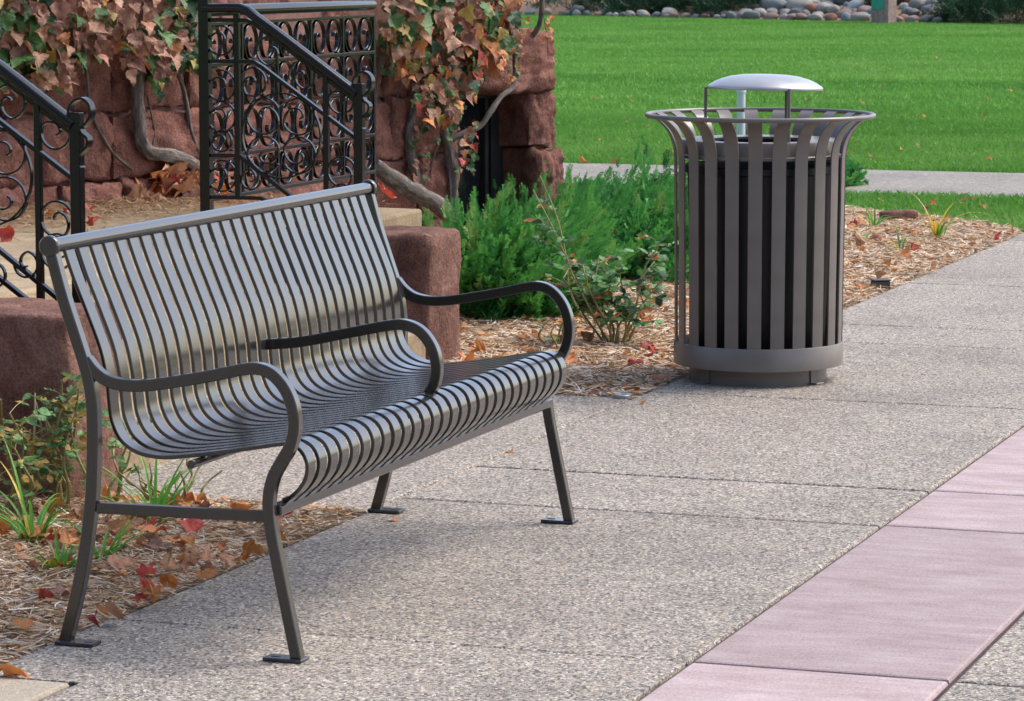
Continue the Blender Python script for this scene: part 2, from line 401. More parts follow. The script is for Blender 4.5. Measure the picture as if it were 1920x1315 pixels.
def rock_bm(sx, sy, sz, seed, amp=.02, cuts=9, rnd=.03, freq=5.0, pillow=0.0, flat_back=False, chisel=0.0):
    """block stone of size sx, sy, sz standing on z=0 with centre at x=y=0, rounded arrises and broken faces"""
    bm = bmesh.new(); bmesh.ops.create_cube(bm, size=2)
    bmesh.ops.subdivide_edges(bm, edges=bm.edges[:], cuts=cuts, use_grid_fill=True)
    h = Vector((sx / 2, sy / 2, sz / 2)); off = Vector((seed * 7.31, seed * 3.17, seed * 1.7))
    for v in bm.verts:
        c = v.co.copy(); p = Vector((c.x * h.x, c.y * h.y, c.z * h.z))
        q = Vector([max(-(hh - rnd), min(hh - rnd, pp)) for pp, hh in zip(p, h)])
        d = p - q
        dn = d.normalized() if d.length > 1e-6 else Vector((0, 0, 0))
        p2 = q + dn * min(rnd, d.length) if d.length > rnd else p
        f = 1.0
        if flat_back and c.y > .3: f = .0
        nz = noise.fractal(p * freq + off, 1.0, 2.2, 4) * amp
        nz += noise.noise(p * freq * .45 + off * 2) * amp * .9
        if pillow and c.y < -.5:
            nz += pillow * (1 - c.x ** 2) ** .5 * (1 - c.z ** 2) ** .5
            if chisel: nz += chisel * (abs(noise.noise(Vector((p.x * 14 + p.z * 3, p.z * 3.0, 0)) + off)) - .3) + chisel * .8 * noise.noise(Vector((p.x * 4, p.z * 5, 1)) + off)
            if chisel: nz += chisel * .5 * noise.noise(p * 34 + off)
        v.co = p2 + (dn if dn.length else Vector((0, 0, 0))) * nz * f + Vector((0, 0, h.z))
    return bm

rng = random.Random(7); nrng = np.random.default_rng(11)
# ------------------------------------------------------------------ the ground, walk and beds
lawn = mk('lawn', [(-600, -300, -.016), (600, -300, -.016), (600, 900, -.016), (-600, 900, -.016)], [(0, 1, 2, 3)], M['turf'])
tag(lawn, 'flat mown green lawn stretching away behind the walk', 'lawn', kind='structure')

def poly_bm(pts, z0, z1, ch):
    bm = bmesh.new(); vs = [bm.verts.new((x, y, z1)) for x, y in pts]; f = bm.faces.new(vs)
    bm.normal_update()
    if f.normal.z < 0: f.normal_flip()
    ex = bmesh.ops.extrude_face_region(bm, geom=[f])
    top = [g for g in ex['geom'] if isinstance(g, bmesh.types.BMVert)]
    for v in top: v.co.z = z0
    bm.normal_update(); bmesh.ops.recalc_face_normals(bm, faces=bm.faces[:])
    if ch:
        ed = [e for e in bm.edges if abs(e.verts[0].co.z - z1) < 1e-5 and abs(e.verts[1].co.z - z1) < 1e-5]
        bmesh.ops.bevel(bm, geom=ed, offset=ch, segments=2, affect='EDGES', profile=.5)
    return bm
walk = mk_bm('walkway', boxv(-26, 40, -17, -.80, -.2, -.0105), M['bed']); walk.location = P0; walk.rotation_euler = (0, 0, ANG)
tag(walk, 'concrete walkway of grey pebbly slabs with a pink strip', 'walkway', kind='structure')
box('joint_bed', -.12, 2.36, -.81, .2, -.2, -.0112, M['bed'], walk)
box('joint_bed', -2.9, -2.2, -1.2, 1.5, -.2, -.0118, M['bed'], walk)
box('joint_bed', -22, 40, -2.694, -2.137, -.2, -.0088, M['pink_bed'], walk)
g = .006
def slab(u0, u1, v0, v1, mat, z=0.0, gg=g):
    return mk_bm('slab', poly_bm([(u0 + gg, v0 + gg), (u1 - gg, v0 + gg), (u1 - gg, v1 - gg), (u0 + gg, v1 - gg)], -.15, z, .008), mat, walk)
UJ = [-1.645, .15, .75, 2.495, 4.14, 4.745, 6.468, 8.218, 8.82, 10.55, 12.3, 12.9, 14.7, 16.4, 17.0, 18.8, 20.5, 24, 30]
mk_bm('slab', poly_bm([(-22, -2.13 + g), (-1.645 - g, -2.13 + g), (-1.645 - g, -.757), (-2.262, -.757), (-2.262, -.992), (-22, -.992)], -.15, 0, .003), M['aggregate'], walk)
for a_, b_ in zip(UJ[:-1], UJ[1:]):
    slab(a_, b_, -2.13, -.757, M['aggregate'], -.0006 * (hash((a_,)) % 3))
for a_, b_ in zip([-22, -7, -5.2, -3.4] + UJ[:-1], [-7, -5.2, -3.4, -1.645] + UJ[1:]):
    slab(a_, b_, -2.70, -2.13, M['pink'], .0012, .007)
for a_, b_ in zip([-22, -12, -5, -1.645, 2.495, 6.468], [-12, -5, -1.645, 2.495, 6.468, 12]):
    slab(a_, b_, -4.5, -2.70, M['aggregate'], 0); slab(a_, b_, -9, -4.5, M['aggregate'], 0); slab(a_, b_, -16.5, -9, M['aggregate'], 0)
slab(-.085, 2.325, -.757, .16, M['aggregate'], -.001, .002)          # the short walk to the steps
mk_bm('slab', poly_bm([(-2.80, -.978), (-2.284, -.978), (-2.284, 1.2), (-2.80, 1.2)], -.15, .004, .008), M['tan_slab'], walk)

for a_, b_ in ((-8, -2.81), (-22, -8)): slab(a_, b_, -.984, 4, M['aggregate'], -.002); slab(a_, b_, 4, 12, M['aggregate'], -.002)  # unseen paving, added so the bench sides don't reflect green lawn
path = mk_bm('path', poly_bm([(11.8, -.745), (14.05, -.745), (14.05, 9.5), (11.8, 9.5)], -.1, -.004, .004), M['aggregate_far'])
path.location = P0; path.rotation_euler = (0, 0, ANG); tag(path, 'pale concrete path crossing the lawn behind the litter bin', 'path', kind='structure')
q0 = gnd(1738, 50.5); q1 = gnd(1760, 54); q2 = gnd(2080, 64); q3 = gnd(2080, 55)
fp = mk('path', [(*q0.xy, -.006), (*q1.xy, -.006), (*q2.xy, -.006), (*q3.xy, -.006)], [(0, 1, 2, 3)], M['aggregate_far'])
tag(fp, 'distant pale path at the far side of the lawn', 'path', kind='structure')

def in_bed(u, v):
    if v < -.752: return 0
    if -2.24 < u < -.088 and v < 1.0: return 1
    if 2.33 < u and v < 2.6:
        lim = 9.38 + (v + .76) * .83 if v < .6 else 10.5
        if u < lim: return 2
    return 0
def bed_z(u, v, which):
    if which == 1: e = min(v + .755, u + 2.24, -.085 - u)
    else: e = min(v + .755, u - 2.33)
    e = max(0, min(1, e / .25))
    return -.008 + .022 * e + .010 * e * noise.noise(Vector((u * 3, v * 3, 0)))
def bed_mesh(name, u0, u1, v0, v1, which, du):
    nu = int((u1 - u0) / du); nv = int((v1 - v0) / du); V = []; Fc = []
    for i in range(nu + 1):
        for j in range(nv + 1):
            u = u0 + (u1 - u0) * i / nu; v = v0 + (v1 - v0) * j / nv
            if which == 2 and v < .6: u = u0 + (min(u1, 9.38 + (v + .76) * .83) - u0) * i / nu
            V.append((u, v, bed_z(u, v, which)))
    for i in range(nu):
        for j in range(nv):
            Fc.append((i * (nv + 1) + j, (i + 1) * (nv + 1) + j, (i + 1) * (nv + 1) + j + 1, i * (nv + 1) + j + 1))
    o = mk(name, V, Fc, M['soil'], None, 180); o.location = P0; o.rotation_euler = (0, 0, ANG)
    return tag(o, None, None, None, 'structure')
bed1 = bed_mesh('mulch_bed', -2.24, -.088, -.752, 1.0, 1, .06); bed1['label'] = 'planting bed of bark mulch beside the bench'
bed2 = bed_mesh('mulch_bed', 2.33, 10.5, -.752, 2.6, 2, .12); bed2['label'] = 'planting bed of bark mulch behind the litter bin'

# shredded bark: thin curled strips lying criss-cross
def chips(name, which, n, urange, vrange, lmin, lmax, wmin, wmax, mat='mulch', lift=0.0):
    U = nrng.uniform(*urange, n * 2); Vv = nrng.uniform(*vrange, n * 2)
    ok = np.array([in_bed(a, b) == which for a, b in zip(U, Vv)]); U = U[ok][:n]; Vv = Vv[ok][:n]; n = len(U)
    Z = np.array([bed_z(a, b, which) for a, b in zip(U, Vv)]) + nrng.uniform(.001, .020, n) + lift
    an = nrng.uniform(0, np.pi, n); an = np.where(nrng.random(n) < .45, nrng.normal(1.9, .45, n), an)
    L = lmin + (lmax - lmin) * nrng.random(n) ** 2; Wd = nrng.uniform(wmin, wmax, n)
    tilt = nrng.normal(0, .22, n); roll = nrng.normal(0, .5, n); cur = nrng.normal(0, .12, n)
    dx, dy, dz = np.cos(an) * np.cos(tilt), np.sin(an) * np.cos(tilt), np.sin(tilt)
    sx, sy, sz = -np.sin(an) * np.cos(roll), np.cos(an) * np.cos(roll), np.sin(roll)
    V = np.zeros((n, 6, 3))
    for k, t in enumerate((-.5, 0, .5)):
        bend = (abs(t) * 2 - .5) * cur * L
        wk = Wd * (1 if t == 0 else .55)
        for m_, sg in ((0, -1), (1, 1)):
            V[:, k * 2 + m_, 0] = U + dx * L * t + sx * wk * sg / 2 + sx * bend
            V[:, k * 2 + m_, 1] = Vv + dy * L * t + sy * wk * sg / 2 + sy * bend
            V[:, k * 2 + m_, 2] = Z + dz * L * t + sz * wk * sg / 2 - abs(bend) * .3
    # keep strips inside the bed
    base = (np.arange(n) * 6)[:, None]
    Fq = np.concatenate([base + np.array([0, 2, 3, 1]), base + np.array([2, 4, 5, 3])])
    V[:, :, 1] = np.maximum(V[:, :, 1], -.775); 
    rnd = np.clip(np.repeat(nrng.normal(.68, .22, n), 6), 0, 1)
    o = fmesh(name, V.reshape(-1, 3), Fq, rnd, M[mat]); o.location = P0; o.rotation_euler = (0, 0, ANG)
    return o
tag(chips('bark_mulch', 1, 42000, (-2.25, -.08), (-.77, 1.0), .012, .09, .002, .0055),
    'shredded tan bark mulch round the plants beside the bench', 'mulch', kind='stuff')
tag(chips('bark_mulch', 2, 95000, (2.3, 10.6), (-.77, 1.5), .02, .10, .003, .0075),
    'shredded tan bark mulch behind the litter bin', 'mulch', kind='stuff')

tag(chips('leaf_scraps', 1, 700, (-2.2, -.1), (-.74, .6), .015, .035, .008, .02, 'scraps', .006), 'small orange and brown leaf scraps in the mulch beside the bench', 'leaf litter', kind='stuff')
tag(chips('leaf_scraps', 2, 2600, (2.35, 10.4), (-.74, 1.2), .02, .045, .012, .026, 'scraps', .006), 'small orange and brown leaf scraps in the mulch behind the bin', 'leaf litter', kind='stuff')
# lawn blades: dense and short near the path, coarser tufts farther off
def in_lawn(x, y):
    p = Vector((x, y, 0)); u, v = UV(p)
    if v < -.745 and u < 40: return False
    if 11.8 < u < 14.05: return False
    if u < 11.8: return u > (9.38 + (v + .76) * .83 if v < .6 else 10.5) and v < 4
    return True
def blades(name, n, d0, d1, h0, h1, w0, w1, pw=1.0):
    D = (d0 ** pw + (d1 ** pw - d0 ** pw) * nrng.random(n)) ** (1 / pw)
    X = nrng.uniform(-.02, .185, n) * D
    ok = np.array([in_lawn(a, b) for a, b in zip(X, D)]); X = X[ok]; D = D[ok]; n = len(X)
    H = nrng.uniform(h0, h1, n); Wd = nrng.uniform(w0, w1, n)
    an = nrng.uniform(0, 2 * np.pi, n); lean = nrng.uniform(.1, .9, n) * H
    fx, fy = np.cos(an), np.sin(an); ax = nrng.uniform(0, 2 * np.pi, n)
    sx, sy = np.cos(ax) * Wd / 2, np.sin(ax) * Wd / 2
    V = np.zeros((n, 4, 3)); z0 = -.016
    V[:, 0] = np.stack([X - sx, D - sy, np.full(n, z0)], 1); V[:, 1] = np.stack([X + sx, D + sy, np.full(n, z0)], 1)
    V[:, 2] = np.stack([X + sx * .6 + fx * lean * .45, D + sy * .6 + fy * lean * .45, z0 + H * .65], 1)
    V[:, 3] = np.stack([X + fx * lean, D + fy * lean, z0 + H], 1)
    base = (np.arange(n) * 4)[:, None]; Fq = base + np.array([0, 1, 2, 3])
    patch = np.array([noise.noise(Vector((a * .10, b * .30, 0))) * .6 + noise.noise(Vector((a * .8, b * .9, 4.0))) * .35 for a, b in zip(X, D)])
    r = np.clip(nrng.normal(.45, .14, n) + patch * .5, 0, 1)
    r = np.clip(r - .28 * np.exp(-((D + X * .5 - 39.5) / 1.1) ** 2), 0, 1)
    r = np.where(nrng.random(n) < .02, 1.0, r)
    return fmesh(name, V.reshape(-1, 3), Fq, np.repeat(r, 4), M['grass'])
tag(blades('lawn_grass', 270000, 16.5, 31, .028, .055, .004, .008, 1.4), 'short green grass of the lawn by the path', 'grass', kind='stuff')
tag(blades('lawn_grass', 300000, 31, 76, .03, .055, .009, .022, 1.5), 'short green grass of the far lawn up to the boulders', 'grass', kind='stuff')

# ------------------------------------------------------------------ steps, landing and cheek blocks
steps = empty('entrance_steps', P0, ANG)
tag(steps, 'tan stone steps and landing in front of the red stone wall', 'steps')
LZ = .47
def step_block(name, u0, u1, v0, v1, z0, z1, ch=.008):
    bm = boxv(u0, u1, v0, v1, z0, z1)
    bmesh.ops.subdivide_edges(bm, edges=bm.edges[:], cuts=7, use_grid_fill=True)
    for v in bm.verts: v.co += Vector((0, noise.noise(v.co * 6) * .004, noise.noise(v.co * 5 + Vector((3, 1, 0))) * .004))
    o = mk_bm(name, bm, M['tan_stone'], steps)
    b = o.modifiers.new('bevel', 'BEVEL'); b.width = ch; b.segments = 2; b.limit_method = 'ANGLE'
    return o
for k, (v0, z0, z1) in enumerate(((.13, -.02, .157), (.42, .0, .313))):
    for (a_, b_) in ((.004, 1.35), (1.354, 2.694)): step_block('step', a_, b_, v0, v0 + .40, z0, z1)
for (a_, b_) in ((-1.6, -.2), (-.196, 1.2), (1.204, 2.62), (2.624, 4.165)): step_block('landing_slab', a_, b_, .708, 2.02, .02, LZ, .012)
step_block('landing_slab', -1.6, 4.1, 2.024, 3.2, .02, LZ - .002, .012)

ck = mk_bm('cheek_block', rock_bm(.35, 1.05, .565, 3, .010, 34, .026, 9.0), M['block_stone'], None, 60)
ck.location = S(-.175, .53, -.03); ck.rotation_euler = (0, 0, ANG)
tag(ck, 'squared red stone block by the steps behind the yellowing rose', 'stone block', 'red stone cheek blocks of the steps')
ck2 = mk_bm('cheek_block', rock_bm(.345, .62, .53, 9, .008, 34, .030, 9.0), M['block_stone'], None, 60)
ck2.location = S(2.872, .43, -.03); ck2.rotation_euler = (0, 0, ANG)
tag(ck2, 'squared red stone block by the steps in front of the green juniper', 'stone block', 'red stone cheek blocks of the steps')

# ------------------------------------------------------------------ the red stone building with its basement window
bld = empty('stone_building', W0, WANG)
tag(bld, 'red rock-faced sandstone building wall with basement window and ivy', 'building')
WIN = (2.86, 3.375, .12, .83)
courses = [(-.05, .268), (.268, .558), (.558, .835), (.835, 1.125), (1.125, 1.42), (1.42, 1.74)]
END = [3.69, 3.645, 3.60, 3.57, 3.42, 3.42]; JAMB = [3.455, 3.42, 3.378]
wr = random.Random(21)
def stone(s0, s1, z0, z1, seed, proud=0.0, pil=.022, depth=.34):
    j = .0035
    bm = rock_bm(s1 - s0 - j * 2, depth, z1 - z0 - j * 2, seed, .012, 15, .012, 7.0, pil, True, .03)
    o = mk_bm('stone', bm, M['sandstone'], bld, 50)
    o.location = ((s0 + s1) / 2, depth / 2 - proud, z0 + j); return o
sd = 1
for ci, (z0, z1) in enumerate(courses):
    segs = []
    if z1 <= .86 or (z0 < WIN[3] - .05): segs = [(-1.2, WIN[0]), (JAMB[ci], END[ci])]
    elif ci == 3: segs = [(-1.2, 2.62)]
    else: segs = [(-1.2, END[ci])]
    setb = 0 if ci < 4 else -.05
    for (a_, b_) in segs:
        x = a_
        if b_ - a_ < .5: cuts = [a_, b_]
        else:
            cuts = [a_]; x = a_ + wr.uniform(.2, .5)
            while x < b_ - .22: cuts.append(x); x += wr.uniform(.34, .62)
            cuts.append(b_)
        for p, q in zip(cuts[:-1], cuts[1:]):
            stone(p, q, z0, z1, sd, setb + wr.uniform(-.008, .012) + (.012 * (3 - min(ci, 3))), .02 if b_ - a_ > .5 else .016); sd += 1
lint = mk_bm('stone', rock_bm(END[3] + .01 - 2.626, .42, .292, 77, .016, 20, .035, 6.0, .03, True, .04), M['sandstone'], bld, 50)
lint.location = ((2.626 + END[3] + .01) / 2, .21 - .03, .834)
box('mortar_core', -1.2, WIN[0] - .015, .03, .33, -.05, 1.7, M['mortar'], bld)
box('mortar_core', 3.47, 3.55, .03, .33, -.05, .84, M['mortar'], bld)
box('mortar_core', WIN[0] - .015, 3.41, .08, .33, .86, 1.695, M['mortar'], bld)
box('mortar_core', WIN[0] - .015, 3.47, .06, .33, -.05, WIN[2], M['mortar'], bld)
M['win_frame'] = mat_metal('dark_window_paint', (.022, .022, .024), 0, .4)
m_, nt_, b_ = new_mat('dark_window_glass'); b_.inputs['Base Color'].default_value = (.012, .013, .016, 1); b_.inputs['Roughness'].default_value = .08
co_ = coords(nt_); nz_ = nd(nt_, 'ShaderNodeTexNoise', i_Scale=6.0); nt_.links.new(co_, nz_.inputs[0]); bump(nt_, b_, nz_.outputs[0], .05, .01); M['glass'] = m_
win = empty('window'); win.parent = bld
y0 = .175
fr_bm = boxv(WIN[0] - .01, WIN[0] + .045, y0, y0 + .07, WIN[2], WIN[3] + .02)
for (a_, b2, c_, d_) in ((WIN[1] - .05, WIN[1] + .1, WIN[2], WIN[3] + .02), (WIN[0] + .045, WIN[1] - .05, WIN[3] - .03, WIN[3] + .02), (WIN[0] + .045, WIN[1] - .05, WIN[2], WIN[2] + .05), (WIN[1] - .095, WIN[1] - .07, WIN[2] + .05, WIN[3] - .03)):
    t_ = boxv(a_, b2, y0, y0 + .07, c_, d_); me_ = bpy.data.meshes.new('t'); t_.to_mesh(me_); fr_bm.from_mesh(me_); bpy.data.meshes.remove(me_); t_.free()
mk_bm('frame', fr_bm, M['win_frame'], win)
box('pane', WIN[0] + .04, WIN[1] - .045, y0 + .03, y0 + .04, WIN[2] + .04, WIN[3] - .02, M['glass'], win)
box('sill', WIN[0] + .005, WIN[1] + .06, -.02, y0 + .08, WIN[2] - .06, WIN[2] + .003, M['block_stone'], win, .006)

def debris(name, label, n, foot):
    sN = nrng.uniform(-.9, 1.25, n); dN = np.abs(nrng.normal(.0, .36, n)) + .05
    P = np.array([list((W0 + WS * a + WN * b).xy) for a, b in zip(sN, dN)]); an = nrng.uniform(0, np.pi, n); L = nrng.uniform(.02, .11, n) * nrng.random(n) + .012; w = nrng.uniform(.0015, .005, n)
    d = np.stack([np.cos(an), np.sin(an)], 1); q = np.stack([-d[:, 1], d[:, 0]], 1); z = LZ + .004 + nrng.uniform(0, .02, n); tz = nrng.normal(0, .12, n) * L
    V = np.zeros((n, 4, 3))
    for k, (a, b) in enumerate(((-.5, -.5), (.5, -.5), (.5, .5), (-.5, .5))):
        V[:, k, :2] = P + d * (L * a)[:, None] + q * (w * b)[:, None]; V[:, k, 2] = z + tz * a
    o = fmesh(name, V.reshape(-1, 3), (np.arange(n) * 4)[:, None] + np.arange(4), np.clip(np.repeat(nrng.normal(.16, .16, n), 4), 0, 1), M['mulch'])
    return tag(o, label, 'debris', kind='stuff')
debris('twig_litter', 'dark twigs and bark scraps on the landing along the wall', 11000, LZ)
# ------------------------------------------------------------------ wrought iron railings
def scroll_pts(cx, cz, r, a0, a1, r_in, spiral_turns, n=18, m=22):
    """arc of radius r from a0 to a1 then curling in to r_in"""
    pts = []; sgn = 1 if a1 > a0 else -1
    for i in range(n): 
        a = a0 + (a1 - a0) * i / n; pts.append((cx + r * math.cos(a), cz + r * math.sin(a)))
    # spiral continues about a centre drawn towards the end point
    for i in range(m + 1):
        t = i / m; a = a1 + sgn * t * spiral_turns * 2 * math.pi
        rr = r * (1 - t) ** 1.0 * .55 + r_in * t + (r * .45) * (1 - t) ** 3
        pts.append((cx + rr * math.cos(a), cz + rr * math.sin(a)))
    return pts
BW = .014
def bar(parent, pts, name, w=BW, th=.005, x=0.0, mat='iron', ch=.0012):
    V, Fc = sweep([Vector(p) for p in pts], x - w / 2, x + w / 2, th, ch)
    return mk(name, V, Fc, M[mat], parent, 40)
def post(parent, y, z0, z1, s=.016, x=0.0, name='post', top=0):
    return box(name, x - s, x + s, y - s, y + s, z0, z1, M['iron'], parent, .002)
def rail_pts(*p): return [Vector(q) for q in p]
def handrail(parent, pts, x=0.0, w=.052, th=.034):
    V = []; Fc = []; n = len(pts); ns = 14
    for i, p in enumerate(pts):
        a = pts[max(0, i - 1)]; b = pts[min(n - 1, i + 1)]; t = (Vector(b) - Vector(a)).normalized(); nr = Vector((-t.y, t.x))
        if nr.y < 0: nr = -nr
        for k in range(ns):
            an = 2 * math.pi * k / ns; c, s = math.cos(an), math.sin(an)
            ex = abs(c) ** .7 * (1 if c > 0 else -1) * w / 2; ez = abs(s) ** .8 * (1 if s > 0 else -1) * th / 2
            V.append((x + ex, p[0] + nr.x * ez, p[1] + nr.y * ez))
    for i in range(n - 1):
        for k in range(ns): Fc.append((i * ns + k, i * ns + (k + 1) % ns, (i + 1) * ns + (k + 1) % ns, (i + 1) * ns + k))
    Fc.append(tuple(range(ns))); Fc.append(tuple((n - 1) * ns + k for k in range(ns)))
    o = mk('handrail', V, Fc, M['iron'], parent, 60); return o
def stair_railing(u):
    t = empty('stair_railing', S(u, 0, 0), ANG)
    post(t, .285, .15, 1.045, .0165); post(t, .873, LZ - .01, 1.62, .019)
    handrail(t, [Vector(p) for p in ((.875, 1.305), (.80, 1.305), (.735, 1.305), (.705, 1.295), (.67, 1.268), (.60, 1.222), (.45, 1.118), (.35, 1.048), (.292, 1.008))])
    bar(t, [(.86, 1.262), (.71, 1.262), (.68, 1.248), (.30, .985)], 'rail_bar', .012, .014)
    bar(t, [(.87, 1.117), (.685, 1.117), (.655, 1.10), (.285, .845)], 'rail_bar', .022, .013)
    bar(t, [(.87, .783), (.742, .783), (.285, .455)], 'rail_bar', .022, .013)
    bar(t, [(.87, .634), (.66, .634), (.63, .617), (.285, .378)], 'rail_bar', .022, .013)
    def zr(v): return 1.305 if v > .72 else 1.305 - (.72 - v) * .695   # underside line of the rail
    for v, zb in ((.75, .634), (.41, .46)): post(t, v, zb, zr(v) - .02, .010, name='baluster')
    post(t, .41, .30, .47, .010, name='baluster')
    c = math.pi
    def sc(cx, cz, r, a0, a1, turns=.9, rin=None): bar(t, scroll_pts(cx, cz, r, R(a0), R(a1), rin or r * .12, turns), 'scroll', .015, .0055)
    # ring between the balusters with four scrolls in it
    ring = [(.582 + .150 * math.cos(2 * c * i / 40), .857 + .150 * math.sin(2 * c * i / 40)) for i in range(41)]
    bar(t, ring, 'ring', .015, .0055)
    for sx in (-1, 1):
        for sz in (-1, 1):
            cx, cz = .582 + sx * .067, .857 + sz * .068
            if sx > 0: sc(cx, cz, .064, 90 - 180 * (sz < 0) + 60 * sz, 90 - 180 * (sz < 0) + 60 * sz - 300 * sz, .75)
            else: sc(cx, cz, .064, 90 + 180 * (sz < 0) - 60 * sz, 90 + 180 * (sz < 0) - 60 * sz + 300 * sz, .75)
    # scrolls under the handrail and beside the posts
    sc(.62, 1.155, .052, 200, -80, .7); sc(.50, 1.072, .050, -20, 260, .7); sc(.69, 1.045, .050, 30, 300, .7)
    sc(.352, .985, .047, 120, 390, .6); sc(.352, .735, .052, 150, -120, .7); sc(.352, .64, .052, 200, 470, .7)
    sc(.455, .60, .038, 0, -260, .6); sc(.70, .70, .036, 180, 440, .6); sc(.56, .565, .036, 20, -250, .6)
    # narrow bay by the upper post
    for cz, h in ((1.19, .052), (1.03, .056), (.92, .054), (.835, .038), (.71, .056)):
        sc(.812, cz, min(h, .055), 70, 340, .8)
    # curled end beyond the lower post
    cp = catmull([(.303, 1.012), (.304, 1.05), (.291, 1.075), (.262, 1.086), (.238, 1.068), (.236, 1.036), (.252, 1.012), (.268, 1.0), (.262, .985), (.246, .972), (.248, .948), (.27, .925), (.276, .90), (.268, .885)], 6)
    bar(t, cp, 'curled_end', .034, .007)
    return t
ra = stair_railing(.28); tag(ra, 'black wrought iron stair railing nearer the yellowing rose and grass clumps', 'railing', 'black iron railings at the steps')
rb = stair_railing(2.45); tag(rb, 'black wrought iron stair railing joined to the landing railing', 'railing', 'black iron railings at the steps')
# landing railing, at right angles to the stair railings
lr = empty('landing_railing', S(2.45, .879, 0), ANG + -math.pi / 2)   # local y runs along the walk
tag(lr, 'black scrolled iron railing panel along the landing before the wall', 'railing', 'black iron railings at the steps')
hr = mk_tube('handrail', [(0, .02, 1.293), (0, .8, 1.291), (0, 1.60, 1.289), (0, 1.618, 1.288)], [.021, .021, .021, .017], M['iron'], lr, 14)
for z, th in ((1.245, .010), (1.100, .013), (.770, .013), (.622, .014)):
    bar(lr, [(.0, z), (1.61, z)], 'rail_bar', .024, th)
for i in range(6):
    y = .002 + i * .3215
    if i: post(lr, y, .47 if i == 5 else .622, 1.245, .008 if i < 5 else .010, name='baluster')
for i in range(5):
    for k in range(2):
        cy = .0 + i * .3215 + .08 + k * .161; f = 1 if k == 0 else -1
        def sc2(cz, r, a0, a1, turns=.85, sy=1.0):
            p = scroll_pts(0, 0, r, R(a0), R(a1), r * .12, turns)
            bar(lr, [(cy + f * a * sy, cz + b) for a, b in p], 'scroll', .016, .0055)
        sc2(1.172, .066, 250, -60, .8, .95)
        sc2(1.02, .072, 200, -110, .75); sc2(.858, .074, 160, 470, .75)
        sc2(.696, .062, 110, 420, .75)

# ------------------------------------------------------------------ the bench
F1 = gnd(555, 1243)
bench = empty('park_bench', F1, ANG)
tag(bench, 'bronze metal slatted bench with three looped arms bolted to the walk', 'bench')
BL = 29 * .063
Hb = .0125
rear = catmull([(.552, .006), (.524, .105), (.502, .2), (.486, .3), (.479, .38), (.476, .47), (.478, .545), (.489, .605), (.511, .672), (.544, .768), (.570, .860)], 6)
armp = catmull([(.492, .632), (.470, .607), (.440, .588), (.40, .580), (.355, .581), (.30, .589), (.20, .608), (.125, .625), (.085, .629), (.052, .618), (.023, .588), (.006, .548), (.003, .505), (.013, .465), (.033, .432), (.052, .398), (.062, .36), (.0635, .32), (.058, .28), (.050, .24), (.025, .12), (.001, .006)], 6)
slatp = catmull([(.570, .866), (.562, .842), (.545, .796), (.516, .727), (.485, .648), (.471, .585), (.4665, .535), (.459, .488), (.437, .448), (.396, .424), (.34, .417), (.28, .423), (.20, .435), (.115, .450), (.065, .459), (.036, .460), (.012, .447), (-.001, .420), (.002, .390), (.017, .365), (.036, .347), (.056, .330)], 6)
V, Fc = sweep(slatp, -.0207, .0207, .0086, .0014)
slat_me = bpy.data.meshes.new('slat'); slat_me.from_pydata([tuple(v) for v in V], [], Fc); slat_me.update(); slat_me.materials.append(M['bronze']); slat_me.shade_smooth(); slat_me.set_sharp_from_angle(angle=R(30))
for i in range(1, 29):
    o = inst(slat_me, 'slat', bench); o.location = (i * .063 + .0205, 0, 0)
    w_ = box('weld_tab', -.016, .016, -.008, .008, -.004, .004, M['bronze'], bench, .002, (i * .063 + .0205, .052, .3385)) if i == 1 else inst(w_, 'weld_tab', bench)
    w_.location = (i * .063 + .0205, .052, .3385)
def frame_end(x):
    V, Fc = sweep(rear, x, x + .025, .027, .002); mk('rear_leg', V, Fc, M['bronze'], bench, 30)
    V, Fc = sweep(armp, x + .001, x + .026, .0255, .002); mk('arm_and_front_leg', V, Fc, M['bronze'], bench, 30)
    V, Fc = sweep([Vector((.468, .308)), Vector((.068, .311))], x + .002, x + .024, .023, .002); mk('stretcher', V, Fc, M['bronze'], bench, 30)
    for (y0, y1) in ((-.016, .074), (.478, .570)):
        p = box('foot_plate', x - .010, x + .036, y0, y1, .0005, .0085, M['bronze'], bench, .0015)
        hy = .052 if y0 < 0 else .497
        h = mk('bolt_slot', *lathe([(.0001, .0), (.0065, .0), (.0065, .001), (.0001, .001)], 14), M['dark_block'], p); h.scale = (1, 1.7, 1); h.location = (x + .013, hy, .0084)
frame_end(-.001); frame_end(BL + .008 - .001)
V, Fc = sweep(catmull([(.470, .563), (.377, .573), (.25, .600), (.150, .621), (.105, .624), (.066, .608), (.038, .572), (.027, .53), (.031, .492), (.046, .462)], 6), 13 * .063 + .0205 + .063 - .0125 + .025, 13 * .063 + .0205 + .063 + .0125 + .025, .0255, .002)
mk('middle_arm', V, Fc, M['bronze'], bench, 30)
tr = mk_tube('top_rail', [(.0, .573, .876), (BL / 2, .573, .876), (BL + .032, .573, .876)], .0168, M['bronze'], bench, 28, smooth=60)
for x in (-.004, BL + .016):
    V, Fc = lathe([(.0001, 0), (.0205, 0), (.0228, .0022), (.0235, .006), (.0235, .014), (.022, .0165), (.0001, .0165)], 36)
    o = mk('end_cap', [(z, a, b) for a, b, z in V], [f[::-1] for f in Fc], M['bronze'], tr, 40); o.location = (x, .573, .876)
box('front_rail', .024, BL + .009, .042, .070, .311, .3345, M['bronze'], bench, .003)
mk_tube('seat_support', [(.03, .255, .411), (BL / 2, .255, .411), (BL, .255, .411)], .0095, M['bronze'], bench, 12)
box('middle_brace', 14 * .063 + .012, 14 * .063 + .036, .06, .455, .402, .409, M['bronze'], bench, .002)

